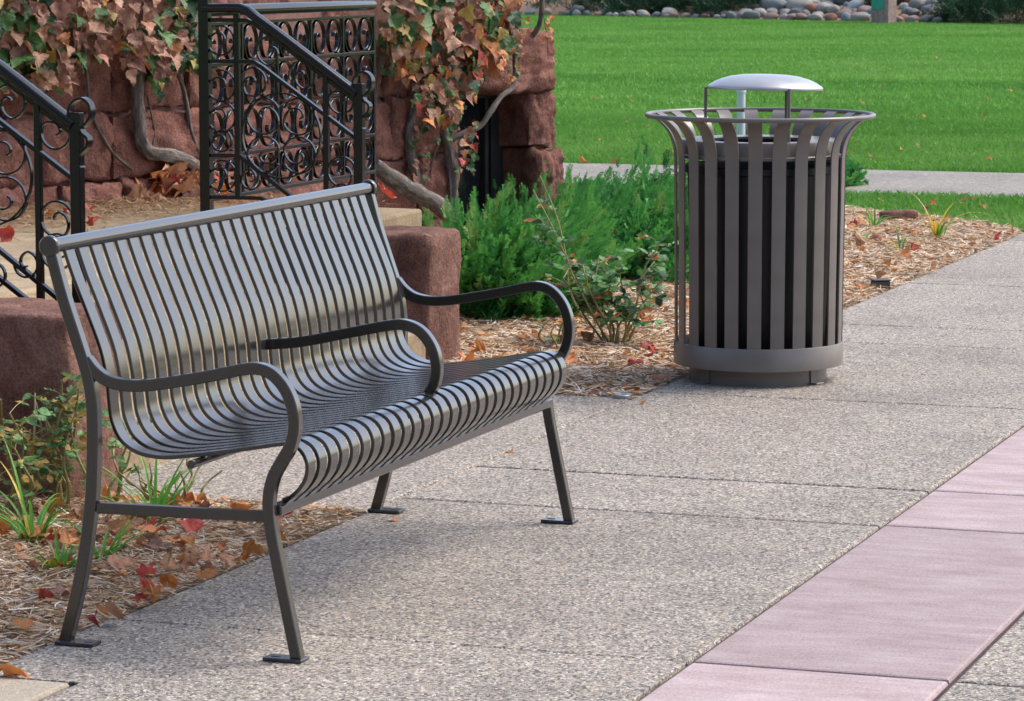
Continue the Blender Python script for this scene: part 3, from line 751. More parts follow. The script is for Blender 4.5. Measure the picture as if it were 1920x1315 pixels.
# ------------------------------------------------------------------ the litter bin
BC = gnd(1421, 709)
bn_ = empty('litter_bin', BC, 0)
tag(bn_, 'bronze slatted steel litter bin with flared rim and domed lid', 'litter bin')
def arc_bar(path, w, th, Rb):
    """strip following (r, z), bent round the axis so it stays on the drum"""
    V = []; Fc = []; nw = 4; n = len(path)
    for i, p in enumerate(path):
        a = path[max(0, i - 1)]; b = path[min(n - 1, i + 1)]; t = (Vector(b) - Vector(a)).normalized(); nr = Vector((t.y, -t.x))
        for side in (0, 1):
            for k in range(nw + 1):
                r = p[0] - nr.x * th * side; z = p[1] - nr.y * th * side
                an = (k / nw - .5) * w / Rb
                # flat strip: keeps its width on the flare
                V.append((r - (1 - math.cos(an)) * Rb, math.sin(an) * Rb, z))
    m = 2 * (nw + 1)
    for i in range(n - 1):
        for k in range(nw):
            Fc.append((i * m + k, i * m + k + 1, (i + 1) * m + k + 1, (i + 1) * m + k))
            Fc.append((i * m + nw + 1 + k, (i + 1) * m + nw + 1 + k, (i + 1) * m + nw + 2 + k, i * m + nw + 2 + k))
        Fc.append((i * m, (i + 1) * m, (i + 1) * m + nw + 1, i * m + nw + 1)); Fc.append((i * m + nw, i * m + 2 * nw + 1, (i + 1) * m + 2 * nw + 1, (i + 1) * m + nw))
    for o in (0, (n - 1) * m):
        for k in range(nw): Fc.append((o + k, o + k + nw + 1, o + k + nw + 2, o + k + 1))
    return V, Fc
bp = [(.296, .09), (.2985, .40), (.3015, .70)] + [tuple(p) for p in catmull([(.302, .76), (.304, .805), (.313, .845), (.332, .882), (.362, .912), (.391, .928)], 6)]
V, Fc = arc_bar(bp, .0485, .005, .30)
bs = bpy.data.meshes.new('slat'); bs.from_pydata(V, [], Fc); bs.update(); bs.materials.append(M['bin_bronze']); bs.shade_smooth(); bs.set_sharp_from_angle(angle=R(35))
bmx = bmesh.new(); bmx.from_mesh(bs); bmesh.ops.recalc_face_normals(bmx, faces=bmx.faces[:]); bmx.to_mesh(bs); bmx.free(); bs.set_sharp_from_angle(angle=R(35))
for i in range(23):
    o = inst(bs, 'slat', bn_); o.rotation_euler = (0, 0, R(-90 + 8.6 + i * 360 / 23))
def ring_(name, prof, mat, seg=96, sm=35, closed=True):
    V, Fc = lathe(prof, seg, closed); bm = bmesh.new(); me = bpy.data.meshes.new(name); me.from_pydata(V, [], Fc); bm.from_mesh(me)
    bmesh.ops.recalc_face_normals(bm, faces=bm.faces[:]); bm.to_mesh(me); bm.free(); me.update()
    return link(name, me, mat, bn_, sm)
ring_('rim', [(.397 + .0085 * math.cos(2 * math.pi * k / 14), .932 + .0085 * math.sin(2 * math.pi * k / 14)) for k in range(14)], M['bin_bronze'], 128, 180)
ring_('base_band', [(.2995, .058), (.2995, .134), (.2975, .137), (.293, .137), (.291, .134), (.291, .058)], M['bin_bronze'], 128)
ring_('base_ring', [(.243, -.001), (.243, .075), (.236, .075), (.236, -.001)], M['bin_bronze'], 128)
ring_('base_floor', [(.02, .070), (.2905, .070), (.2905, .076), (.02, .076)], M['bin_bronze'], 96)
ring_('collar', [(.282, .785), (.286, .788), (.286, .796), (.279, .80), (.279, .842), (.276, .848), (.255, .849), (.178, .846), (.178, .838), (.262, .836), (.270, .830), (.272, .785)], M['bin_bronze'], 128)
ring_('liner_lip', [(.262, .76), (.266, .757), (.266, .735), (.258, .73), (.255, .735)], M['liner'], 96)
dome = [(.0005, 1.076), (.04, 1.0755), (.08, 1.0735), (.12, 1.068), (.155, 1.058), (.18, 1.047), (.198, 1.035), (.2035, 1.030), (.2045, 1.025), (.2025, 1.0205), (.196, 1.020), (.15, 1.035), (.08, 1.052), (.0005, 1.056)]
dm = ring_('dome_lid', dome, M['lid_silver'], 96, 60, False); dm.rotation_euler = (R(-1.2), R(1.0), 0)
for an in (176, 297, 57):
    x, y = .192 * math.cos(R(an)), .192 * math.sin(R(an))
    mk_tube('lid_rod', [(x, y, .835), (x, y, .93), (x, y, 1.03)], .0055, M['bin_bronze'], bn_, 10)
for an in (-143, -41, 90):
    t_ = box('anchor_tab', .242, .272, -.022, .022, .0005, .006, M['steel'], bn_, .0015); t_.rotation_euler = (0, 0, R(an))
    t2 = box('anchor_strap', .2425, .2475, -.022, .022, .0, .069, M['bin_bronze'], bn_, .001); t2.rotation_euler = (0, 0, R(an))
V, Fc = lathe([(.0005, .077), (.225, .077), (.232, .085), (.2545, .735), (.256, .752), (.245, .752), (.222, .095), (.0005, .09)], 72)
ln = mk('bin_liner', V, Fc, M['liner'], None, 40); ln.location = BC
tag(ln, 'black plastic liner standing inside the slatted litter bin', 'bin liner')

# small things on the ground
cp_ = empty('drain_cap', gnd(1168, 744, .004)); tag(cp_, 'small round metal cap at the corner of the mulch bed', 'drain cap')
mk('cap_ring', *lathe([(.031, -.004), (.031, .006), (.027, .009), (.016, .009), (.014, .005), (.014, -.004)], 32), M['steel'], cp_, 35)
mk('cap_disc', *lathe([(.0005, .003), (.0138, .003), (.0138, -.004)], 24), M['dark_block'], cp_, 35)
p = gnd(1651, 531, .02); e = empty('sprinkler_box', p, R(12)); tag(e, 'small black box half buried in mulch near the walk edge', 'box')
box('housing', -.038, .038, -.03, .03, -.03, .012, M['dark_block'], e, .004); box('cover', -.041, .041, -.033, .033, .0125, .018, M['dark_block'], e, .002)
p = gnd(1682, 420, .0)
ds = mk_bm('half_buried_stone', rock_bm(.20, .12, .075, 31, .012, 6, .02, 9), M['block_stone'], None, 50, p); ds.rotation_euler = (0, 0, .3)
tag(ds, 'low dark stone half buried in mulch at the lawn edge', 'stone')
# ------------------------------------------------------------------ leaves
def leaf_mesh(name, kind, seed):
    """kind 'ivy': three-lobed toothed leaf; 'oval': rose leaflet; tip towards -Y, unit length"""
    rr = random.Random(seed)
    if kind == 'ivy':
        half = [(.0, .10), (.16, .16), (.30, .10), (.40, .02), (.50, -.02), (.44, -.14), (.50, -.26), (.36, -.30), (.30, -.40), (.22, -.46), (.24, -.60), (.14, -.72), (.07, -.84), (0, -.98)]
    else:
        half = [(.0, .0), (.16, -.10), (.27, -.28), (.31, -.46), (.27, -.66), (.15, -.86), (0, -1.0)]
    fold = rr.uniform(-.2, .65); curl = rr.uniform(-.4, 1.0); tw = rr.uniform(-.55, .55); wav = rr.uniform(.03, .12)
    V = []; Fc = []
    def shape(x, y):
        z = abs(x) * fold - curl * (y + .35) ** 2 * .6 + tw * x * y + wav * math.sin(9 * x + 7 * y + seed)
        return (x, y, z)
    ctr = [0, .0]; spine = [(0, y) for _, y in half]
    nS = len(half)
    jl = [(x * rr.uniform(.86, 1.14), y + rr.uniform(-.03, .03)) for x, y in half]; jr = [(-x * rr.uniform(.86, 1.14), y + rr.uniform(-.03, .03)) for x, y in half]
    jl[0] = jr[0] = half[0]; jl[-1] = jr[-1] = half[-1]
    if kind == 'ivy':
        # inner points a third out keep the blade from being flat
        mids = [(0, .02), (0, -.2), (0, -.42), (0, -.65)]
        def near(y): return min(range(4), key=lambda k: abs(mids[k][1] - y))
        V = [shape(*m_) for m_ in mids]
        for side in (jl, jr):
            b0 = len(V); V += [shape(x, y) for x, y in side]
            idx = [near(y) for _, y in half]
            for i in range(nS - 1):
                a, b = b0 + i, b0 + i + 1
                f = (a, b, idx[i]) if side is jr else (b, a, idx[i]); Fc.append(f)
                if idx[i] != idx[i + 1]:
                    f = (b, idx[i + 1], idx[i]) if side is jr else (idx[i + 1], b, idx[i]); Fc.append(f)
        # stalk
        b0 = len(V); V += [(-.012, .08, 0), (.012, .08, 0), (.008, .5, -.12), (-.008, .5, -.12)]; Fc.append((b0, b0 + 1, b0 + 2, b0 + 3))
    else:
        V = [shape(0, y) for _, y in half]
        for side in (jl, jr):
            b0 = len(V); V += [shape(x, y) for x, y in side]
            for i in range(nS - 1):
                q = (i, i + 1, b0 + i + 1, b0 + i); Fc.append(q if side is jl else q[::-1])
    me = bpy.data.meshes.new(name); me.from_pydata(V, [], Fc); me.update(); me.materials.append(M['l_tan']); me.shade_smooth()
    return me
IVY = [leaf_mesh('ivy_leaf', 'ivy', k) for k in range(14)]
OVAL = [leaf_mesh('leaflet', 'oval', k + 40) for k in range(6)]
def orient(o, loc, nrm, tip, scale, zs=1.0):
    z = nrm.normalized(); y = (-tip).normalized(); y = (y - z * y.dot(z)).normalized(); x = y.cross(z)
    m = Matrix((x, y, z)).transposed().to_4x4(); m.translation = loc
    o.matrix_world = m @ Matrix.Diagonal((scale, scale, scale * zs, 1)); return o
def jit(v, a, r=rng): return (v + Vector((r.gauss(0, a), r.gauss(0, a), r.gauss(0, a)))).normalized()
def pick(pal, r=rng):
    t = r.random() * sum(w for _, w in pal); acc = 0
    for k, w in pal:
        acc += w
        if t <= acc: return M[k]
    return M[pal[-1][0]]
def ivy(name, label, stems, patches):
    base = wallp(*stems[0][0][-1][:2], 0); t = empty(name, (base.x, base.y, LZ)); inv = Matrix.Translation(-t.location)
    for k, (pts, rad) in enumerate(stems):
        P = [wallp(p[0], p[1], (p[2] if len(p) > 2 else rad[0] * .8) + .035) - t.location for p in pts]
        P = catmull(P, 7); n = len(P); rd = [rad[0] + (rad[1] - rad[0]) * i / (n - 1) for i in range(n)]
        mk_tube('stem', P, rd, M['bark'], t, 14, .32, k * 3.3)
    for (n, x0, x1, y0, y1, lo, so, s0, s1, pal, test) in patches:
        c = 0; guard = 0
        while c < n and guard < n * 40:
            guard += 1
            px, py = rng.uniform(x0, x1), rng.uniform(y0, y1)
            if not test(px, py): continue
            p = wallp(px, py, rng.uniform(lo, so) + .045)
            o = inst(rng.choice(IVY), 'leaf', t, pick(pal))
            m_n = jit(WN * .75 + Vector((0, -.35, .25)), .38); tip = jit(Vector((0, 0, -1)), .42)
            orient(o, p - t.location, m_n, tip, rng.uniform(s0, s1)); c += 1
    tag(t, label, 'ivy', 'ivy vines on the stone wall'); return t
TAN = [('l_tan', 4.5), ('l_brown', 4), ('l_org', 1.1), ('l_green', 1.8), ('l_yel', .5)]
GRN = [('l_dgreen', 5), ('l_green', 4), ('l_yel', .6), ('l_tan', 1)]
MIX = [('l_green', 2.2), ('l_dgreen', 1.3), ('l_tan', 2.6), ('l_brown', 2.6), ('l_org', 1.3), ('l_red', .9), ('l_yel', .9)]
def lowA(x, y):
    b = 150 if x < 60 else 155 if x < 130 else 112 if x < 170 else 108 if x < 215 else 118 if x < 250 else 112 if x < 300 else 120
    return y < b + 14 * math.sin(x * .11) + 10 * math.sin(x * .31)
ivy('ivy_vine', 'ivy vine of dense tan leaves with a thick bent stem',
    [([(268, 40), (262, 110), (258, 170), (260, 225), (266, 268), (285, 287), (318, 292), (352, 303), (385, 325), (430, 352)], (.026, .032)),
     ([(276, 180), (284, 215), (290, 250), (284, 285)], (.004, .004))],
    [(235, 70, 335, -70, 155, .05, .20, .05, .09, TAN, lowA)])
ivy('ivy_vine', 'ivy vine of dark green leaves with a slender curved stem',
    [([(300, 60), (315, 108), (338, 150), (350, 195), (356, 238), (372, 285), (390, 320)], (.009, .011))],
    [(120, 280, 395, -60, 150, .02, .07, .05, .085, GRN, lambda x, y: y < 140 + 12 * math.sin(x * .2)),
     (14, 270, 320, 110, 175, .02, .05, .045, .07, GRN, lambda x, y: True)])
ivy('ivy_vine', 'ivy vine of mixed green and tan leaves with a thin twisted stem',
    [([(158, 90), (163, 150), (170, 205), (188, 250), (208, 282), (228, 303), (248, 318)], (.007, .006))],
    [(120, -40, 110, -70, 190, .04, .15, .06, .105, [('l_green', 4), ('l_dgreen', 2), ('l_tan', 4), ('l_yel', 1.2), ('l_brown', 2), ('l_org', .5)], lowA),
     (70, 45, 150, 30, 190, .04, .13, .055, .095, [('l_green', 4), ('l_yel', 1.5), ('l_tan', 2), ('l_dgreen', 2)], lowA)])
def tri(cx, w, y0, y1, pw=1.0):
    return lambda x, y: abs(x - cx) < w * (1 - max(0, (y - y0) / (y1 - y0))) ** pw + 6
ivy('ivy_vine', 'ivy vine of tan, red and green leaves over the window lintel',
    [([(700, 308, .10), (735, 335, .11), (780, 362, .12), (822, 385, .13), (846, 412, .14), (858, 450, .14)], (.034, .044)),
     ([(958, 55, .07), (965, 110, .07), (963, 160, .09), (940, 181, .1), (918, 212, .1), (898, 238, .08), (868, 250, .06), (848, 262, .04)], (.010, .013)),
     ([(1016, -40, .06), (1016, 10, .05), (1011, 45, .03), (1000, 66, .0)], (.010, .014)),
     ([(1018, 12, .05), (1020, 35, .06), (1026, 70, .05), (1027, 100, .05)], (.002, .002))],
    [(175, 715, 965, -60, 85, .05, .18, .055, .105, [('l_tan', 3), ('l_brown', 2.4), ('l_green', 2.4), ('l_dgreen', 2), ('l_org', 1), ('l_red', .7), ('l_yel', 1)], lambda x, y: True),
     (50, 880, 962, 15, 140, .06, .15, .05, .09, [('l_red', 3), ('l_org', 2.5), ('l_brown', 2), ('l_yel', 1.5), ('l_green', 1)], lambda x, y: x < 962 - max(0, y - 70) * .4),
     (26, 950, 972, 30, 150, .06, .10, .018, .032, [('l_green', 3), ('l_yel', 2), ('l_org', 1)], lambda x, y: True),
     (10, 972, 1000, -5, 110, .05, .08, .02, .035, [('l_org', 2), ('l_yel', 2)], lambda x, y: True),
     (9, 1018, 1042, -5, 85, .05, .08, .018, .03, [('l_org', 3), ('l_yel', 1)], lambda x, y: True)])
ivy('ivy_vine', 'ivy vine of small mottled leaves trailing beside the basement window',
    [([(815, 90), (826, 150), (829, 230), (842, 290), (848, 345), (850, 400)], (.020, .026)),
     ([(735, 45), (755, 85), (774, 120), (778, 190), (768, 260), (776, 320), (790, 370)], (.018, .024)),
     ([(716, 80), (708, 150), (702, 230), (700, 300)], (.004, .004)), ([(752, 150), (742, 200), (738, 240)], (.003, .003)), ([(826, 255), (812, 300), (806, 340)], (.003, .003))],
    [(170, 715, 905, 60, 330, .03, .15, .03, .07, MIX, lambda x, y: tri(828, 108, 60, 275)(x, y)),
     (40, 772, 802, 150, 335, .02, .06, .018, .04, MIX, lambda x, y: True),
     (44, 850, 892, 170, 325, .03, .09, .022, .05, MIX, lambda x, y: True),
     (20, 700, 745, 50, 140, .03, .06, .025, .05, GRN, lambda x, y: True)])

# leaf litter: single fallen leaves
fallen = {}
def fall(px, py, z, size, col, where, up=.55, r=rng, flat=True):
    names = {'l_org': 'orange', 'l_red': 'red', 'l_tan': 'tan', 'l_brown': 'brown', 'l_yel': 'yellow'}
    p = gnd(px, py, z)
    o = inst(r.choice(IVY), 'fallen_leaf', None, M[col])
    an = r.uniform(0, 6.28); nrm = jit(Vector((0, 0, 1)), up, r)
    if nrm.z < 0: nrm = -nrm
    orient(o, p + Vector((0, 0, size * .12)), nrm, Vector((math.cos(an), math.sin(an), 0)), size, r.uniform(1.0, 2.6))
    tag(o, '%s fallen leaf lying %s' % (names[col], where), 'leaf', '%s leaves %s' % (names[col], where)); return o
def wpick(d): return rng.choices(list(d), weights=list(d.values()))[0]
LIT = {'l_org': 5, 'l_red': 1.2, 'l_tan': 2.5, 'l_brown': 1.2}
n_ = 0
while n_ < 88:
    px, py = rng.uniform(-20, 640), rng.uniform(900, 1190); u, v = UV(gnd(px, py))
    if in_bed(u, v) != 1 or v > .0 and u > -.4: continue
    if py > 1080 and rng.random() < .75: continue
    if px > 400 and rng.random() < .6: continue
    fall(px, py, .028, rng.uniform(.028, .068), wpick(LIT), 'on the bark mulch beside the bench', .5); n_ += 1
for px, py, s_, c_ in ((362, 985, .07, 'l_red'), (345, 1010, .06, 'l_org'), (365, 945, .06, 'l_org'), (160, 985, .07, 'l_brown'), (60, 1010, .07, 'l_org'), (100, 960, .07, 'l_org'), (235, 1000, .07, 'l_org'), (515, 990, .06, 'l_org'), (520, 985, .05, 'l_tan'), (282, 1118, .05, 'l_org'), (310, 1015, .06, 'l_org')):
    fall(px, py, .035, s_, c_, 'on the bark mulch beside the bench', .6)
fall(10, 1258, .012, .075, 'l_org', 'across the joint of the tan slab', .3)
n_ = 0
while n_ < 95:
    px, py = rng.uniform(870, 1920), rng.uniform(395, 745); u, v = UV(gnd(px, py))
    if in_bed(u, v) != 2: continue
    if 1280 < px < 1560: continue
    fall(px, py, .03, rng.uniform(.025, .075) if px < 1280 else rng.uniform(.03, .08), wpick(LIT), 'on the bark mulch behind the litter bin', .5); n_ += 1
def fall_at(p, size, col, where, up):
    o = fall(960, 900, 0, size, col, where, up); o.location = p; return o
for k in range(60):                                          # swept against the foot of the wall
    sw = rng.gauss(.93, .15); dw = abs(rng.gauss(0, .09)) + .07; hh = .11 * math.exp(-((sw - .93) / .2) ** 2 - (dw / .22) ** 2)
    fall_at(W0 + WS * sw + WN * dw + Vector((0, 0, LZ + .015 + rng.uniform(.2, 1) * hh)), rng.uniform(.07, .125), wpick({'l_org': 4, 'l_tan': 6, 'l_red': 1.2, 'l_brown': 2}), 'in the heap at the foot of the wall', .6)
for px, py, s_ in ((98, 405, .05), (118, 400, .05), (165, 395, .05), (172, 412, .05), (162, 420, .05), (20, 448, .07), (735, 372, .09)):
    fall(px, py, LZ + .01, s_, rng.choice(['l_red', 'l_org']) if px < 700 else 'l_red', 'alone on the stone landing', .4 if px < 700 else .9)
for k in range(46):
    px, py = rng.uniform(1050, 1915), rng.choice([rng.uniform(180, 300), rng.uniform(370, 395), rng.uniform(60, 300)])
    u, v = UV(gnd(px, py))
    if not in_lawn(*gnd(px, py).xy): continue
    fall(px, py, .02, rng.uniform(.03, .06), wpick({'l_org': 3, 'l_yel': 3, 'l_tan': 2}), 'on the lawn grass', .4)
for px, py in ((1096, 303), (1150, 306)): fall(px, py, .01, .07, 'l_org', 'on the pale path behind the juniper', .5)
for px, py in ((960, 848), (1205, 758), (735, 975)): fall(px, py, .001, .03, 'l_org', 'on the pebbly walk slabs', .25)

# ------------------------------------------------------------------ roses and daylilies
def rose(name, label, base, stems, leaves, lsz, pal, hgt, spread, seed, lean=(0, 0)):
    r = random.Random(seed); t = empty(name, base); tag(t, label, 'rose bush', None)
    for k in range(stems):
        an = r.uniform(0, 6.28); sp = spread * r.uniform(.3, 1); h = hgt * r.uniform(.55, 1)
        b = Vector((math.cos(an), math.sin(an), 0)) * .05 * r.random()
        pts = [b]
        for q in (.25, .5, .75, 1.0):
            pts.append(b + Vector((math.cos(an) * sp * q ** 1.3 + lean[0] * q, math.sin(an) * sp * q ** 1.3 + lean[1] * q, h * q)) + Vector((r.gauss(0, .015), r.gauss(0, .015), 0)))
        P = catmull(pts, 4); n = len(P)
        mk_tube('cane', P, [.0055 * (1 - .6 * i / n) for i in range(n)], M['l_stem'], t, 6, .1, k)
        # side shoots with compound leaves
        for q in range(leaves):
            i = r.randrange(int(n * .35), n); p = P[i]
            a2 = r.uniform(0, 6.28); d = Vector((math.cos(a2), math.sin(a2), r.uniform(.1, .8))).normalized(); l = lsz * r.uniform(1.2, 2.4)
            mk_tube('leaf_stalk', [p, p + d * l * .5 + Vector((0, 0, .004)), p + d * l], .0012, M['l_stem'], t, 4)
            side = d.cross(Vector((0, 0, 1))).normalized()
            for (fr, sd_) in ((1.0, 0), (.85, 1), (.85, -1), (.5, 1), (.5, -1))[:r.choice([3, 5])]:
                o = inst(r.choice(OVAL), 'leaflet', t, pick(pal, r))
                tip = (d + side * sd_ * 1.3).normalized() if sd_ else d
                orient(o, p + d * l * fr, jit(Vector((0, -.15, 1)), .35, r), jit(tip + Vector((0, 0, -.3)), .2, r), lsz * r.uniform(.7, 1.15))
    return t
RP = [('l_rose', 6), ('l_green', 2), ('l_yel', 1.4)]
YP = [('l_rose', 4), ('l_yel', 4), ('l_green', 2)]
rose('rose_bush', 'rose bush with yellowing leaves before the stone block', gnd(40, 985), 9, 5, .036, YP, .36, .13, 5)
rose('rose_bush', 'rose bush with tall green leafy canes behind the bench leg', gnd(115, 968), 6, 6, .036, YP, .43, .08, 6)
rose('rose_bush', 'rose bush with few leaves and thorny bare canes beside the block', gnd(205, 962), 4, 4, .032, RP, .30, .09, 8)
rose('rose_bush', 'bare twiggy rose stump under the bench seat', gnd(322, 955), 12, 0, .028, RP, .16, .16, 9)
rose('rose_bush', 'green rose bush with grey sheen leaves before the juniper', gnd(1150, 655), 12, 8, .046, [('l_rose', 7), ('l_green', 2), ('l_org', .9), ('l_dgreen', 2)], .40, .20, 10)
rose('rose_bush', 'lanky rose cane leaning out before the juniper towards the window', gnd(1125, 625), 2, 7, .058, [('l_rose', 6), ('l_dgreen', 2), ('l_org', .6)], .66, .05, 12, (-.20, .1))
rose('rose_bush', 'small weedy shrub with thin leaves beside the bench arm', gnd(1040, 665), 6, 3, .022, [('l_rose', 4), ('l_yel', 2)], .20, .06, 14)
def daylily(label, base, n, L0, L1, w, pal, seed):
    r = random.Random(seed); t = empty('daylily_clump', base + Vector((0, 0, .012))); tag(t, label, 'plant', 'daylily clumps in the mulch')
    for k in range(n):
        an = r.uniform(0, 6.28); L = r.uniform(L0, L1); V = []; Fc = []; st = r.uniform(.75, 1.45); bend = r.uniform(.4, 2.0)
        p = Vector((math.cos(an), math.sin(an), 0)) * r.uniform(0, .035); m_ = 9; el = st
        dirh = Vector((math.cos(an), math.sin(an), 0)); sd_ = Vector((-dirh.y, dirh.x, 0))
        for i in range(m_ + 1):
            ww = w * (1 - (i / m_) ** 2) * .5 + .0004
            V += [p - sd_ * ww + Vector((0, 0, ww * .5)), p, p + sd_ * ww + Vector((0, 0, ww * .5))]
            p = p + (dirh * math.cos(el) + Vector((0, 0, 1)) * math.sin(el)) * L / m_; el -= bend / m_
            if p.z < .004: p.z = .004
        for i in range(m_):
            a = i * 3; Fc += [(a, a + 1, a + 4, a + 3), (a + 1, a + 2, a + 5, a + 4)]
        mk('blade', V, Fc, pick(pal, r), t, 180)
    return t
DG = [('l_day', 8), ('l_dayy', .8)]
DY = [('l_day', 3), ('l_dayy', 5)]
daylily('green daylily clump under the bench stretcher', gnd(290, 990), 30, .12, .30, .009, DG, 1)
daylily('green daylily clump spreading before the rose canes', gnd(62, 1030), 26, .12, .30, .009, DG, 2)
daylily('short dense tuft of green daylily by the rear bench leg', gnd(112, 1082), 36, .06, .13, .009, DG, 3)
daylily('small curled daylily tuft just inside the rear bench leg', gnd(192, 1062), 20, .10, .22, .010, DG, 4)
daylily('yellow streaked daylily in the mulch with a bright orange leaf', gnd(1690, 478), 9, .08, .18, .010, DY, 5)
daylily('tall yellow daylily in the mulch near the lawn edge', gnd(1757, 452), 16, .16, .36, .011, DY, 6)
daylily('green daylily wisps in the mulch beside the low dark stone', gnd(1640, 432), 10, .12, .28, .010, DG, 7)
daylily('short yellow daylily shoots in the mulch by the litter bin', gnd(1622, 458), 6, .06, .12, .009, DY, 8)
fall(1692, 476, .04, .08, 'l_org', 'against the yellow streaked daylily', .8)

# ------------------------------------------------------------------ junipers
def frond_template(n=11, seed=0, wd=.021):
    r = random.Random(seed); V = []; Fc = []
    V += [(0, -.012, 0), (0, .012, 0), (1, 0, .06)]; Fc.append((0, 1, 2))
    for k in range(n):
        for sgn in (-1, 1):
            x = (k + .3 + r.random() * .4) / n * .95; l = (.42 * (1 - x * .62)) * r.uniform(.7, 1.2); an = R(r.uniform(26, 58)) * sgn; ele = r.uniform(-.35, .45)
            d = Vector((math.cos(an) * math.cos(ele), math.sin(an) * math.cos(ele), math.sin(ele))); s_ = Vector((-d.y, d.x, 0)).normalized() * wd
            p = Vector((x, 0, .06 * x)); b = len(V); V += [tuple(p - s_), tuple(p + s_), tuple(p + d * l)]; Fc.append((b, b + 1, b + 2))
    return np.array(V), np.array(Fc)
def frond_cloud(name, P, D, Lg, rnd, mat, tmpl, parent=None):
    """place the template at P, along D, length Lg"""
    TV, TF = tmpl; n = len(P); k = len(TV)
    D = D / np.linalg.norm(D, axis=1)[:, None]
    h = nrng.normal(0, 1, (n, 3)); Y = np.cross(D, h); Y /= np.linalg.norm(Y, axis=1)[:, None]; Z = np.cross(D, Y)
    V = P[:, None, :] + (D[:, None, :] * TV[None, :, 0:1] + Y[:, None, :] * TV[None, :, 1:2] + Z[:, None, :] * TV[None, :, 2:3]) * Lg[:, None, None]
    Fq = (np.arange(n) * k)[:, None, None] + TF[None]
    o = fmesh(name, V.reshape(-1, 3), Fq.reshape(-1, 3), np.repeat(rnd, k), mat)
    if parent: o.parent = parent
    return o
T1 = frond_template(8, 1, .042); T2 = frond_template(4, 2)
def juniper(label, c, rx, ry, h, n, l0, l1, mat, tmpl, seed, sweep_dir=(.3, 0, .5), group='spreading junipers by the wall', branches=14, rot=0.0, plumes=0):
    r = random.Random(seed); t = empty('juniper_shrub', c, rot); tag(t, label, 'juniper', group)
    q = np.random.default_rng(seed)
    ph = q.uniform(0, 2 * np.pi, n); ct = q.uniform(0.0, 1.0, n); st = np.sqrt(1 - ct ** 2); sh = .55 + .45 * q.random(n) ** .5
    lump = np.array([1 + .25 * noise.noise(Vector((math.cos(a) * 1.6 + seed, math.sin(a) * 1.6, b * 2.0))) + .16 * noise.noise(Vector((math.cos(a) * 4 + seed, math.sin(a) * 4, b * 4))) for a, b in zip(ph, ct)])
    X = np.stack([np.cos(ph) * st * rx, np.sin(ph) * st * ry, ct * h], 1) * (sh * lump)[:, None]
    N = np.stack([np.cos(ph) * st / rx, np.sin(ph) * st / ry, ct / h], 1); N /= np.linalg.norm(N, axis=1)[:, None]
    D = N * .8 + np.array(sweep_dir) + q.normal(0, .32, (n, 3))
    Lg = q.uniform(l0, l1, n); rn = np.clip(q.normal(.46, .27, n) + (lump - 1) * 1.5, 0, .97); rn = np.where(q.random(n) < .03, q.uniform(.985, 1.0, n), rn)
    if plumes:
        PX = []; PD = []; PL = []; PR = []
        for k in range(plumes):
            a = q.uniform(0, 2 * np.pi); b = q.uniform(.1, 1.0); sb = math.sqrt(1 - b * b)
            o_ = np.array([math.cos(a) * sb * rx, math.sin(a) * sb * ry, b * h]); dd = np.array([math.cos(a) * sb * .7, math.sin(a) * sb * .7, .35 + b * .4]) + np.array(sweep_dir) * 1.1 + q.normal(0, .18, 3); dd /= np.linalg.norm(dd)
            ln_ = q.uniform(.14, .34); tone = q.normal(.62, .2)
            for i in range(26):
                f_ = i / 26; PX.append(o_ * .88 + dd * ln_ * f_ + q.normal(0, .010, 3)); PD.append(dd + q.normal(0, .38 * (1.1 - f_), 3)); PL.append(q.uniform(.05, .09) * (1.1 - .5 * f_)); PR.append(min(.97, max(0, tone + q.normal(0, .1))))
        frond_cloud('plumes', np.array(PX), np.array(PD), np.array(PL), np.array(PR), mat, tmpl, t)
    f = frond_cloud('foliage', X - D / np.linalg.norm(D, axis=1)[:, None] * Lg[:, None] * .6, D, Lg, rn, mat, tmpl, t)
    for k in range(branches):
        a = r.uniform(0, 6.28); b = r.uniform(.35, .95)
        e = Vector((math.cos(a) * rx * (1 - b * b) ** .5, math.sin(a) * ry * (1 - b * b) ** .5, h * b)) * .9
        mk_tube('branch', catmull([Vector((0, 0, 0)), e * .4 + Vector((0, 0, -.05 * h)), e], 4), [.014, .013, .012, .010, .008, .007, .006, .005, .004][:9], M['bark'], t, 6)
    return t
jb = gnd(955, 585)
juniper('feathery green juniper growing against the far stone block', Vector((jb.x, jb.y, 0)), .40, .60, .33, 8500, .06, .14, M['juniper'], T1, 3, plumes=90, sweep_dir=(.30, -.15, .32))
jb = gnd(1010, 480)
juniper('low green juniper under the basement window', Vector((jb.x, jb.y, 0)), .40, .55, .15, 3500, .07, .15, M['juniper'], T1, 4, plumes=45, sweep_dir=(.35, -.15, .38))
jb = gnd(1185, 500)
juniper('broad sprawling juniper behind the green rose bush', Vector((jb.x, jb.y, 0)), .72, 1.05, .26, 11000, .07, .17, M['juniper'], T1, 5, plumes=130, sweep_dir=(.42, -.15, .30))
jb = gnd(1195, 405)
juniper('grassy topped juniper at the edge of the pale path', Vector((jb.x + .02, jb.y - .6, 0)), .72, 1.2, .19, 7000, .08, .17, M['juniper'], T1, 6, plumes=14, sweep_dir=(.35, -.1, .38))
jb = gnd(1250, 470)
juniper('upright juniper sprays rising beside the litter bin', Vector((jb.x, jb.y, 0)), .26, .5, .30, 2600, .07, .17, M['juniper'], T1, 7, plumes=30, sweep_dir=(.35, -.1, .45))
jb = gnd(1590, 345)
juniper('small green tuft of juniper beside the path behind the bin', Vector((jb.x - .1, jb.y, 0)), .18, .25, .16, 500, .08, .18, M['juniper'], T1, 8, (.4, 0, .5), branches=4)

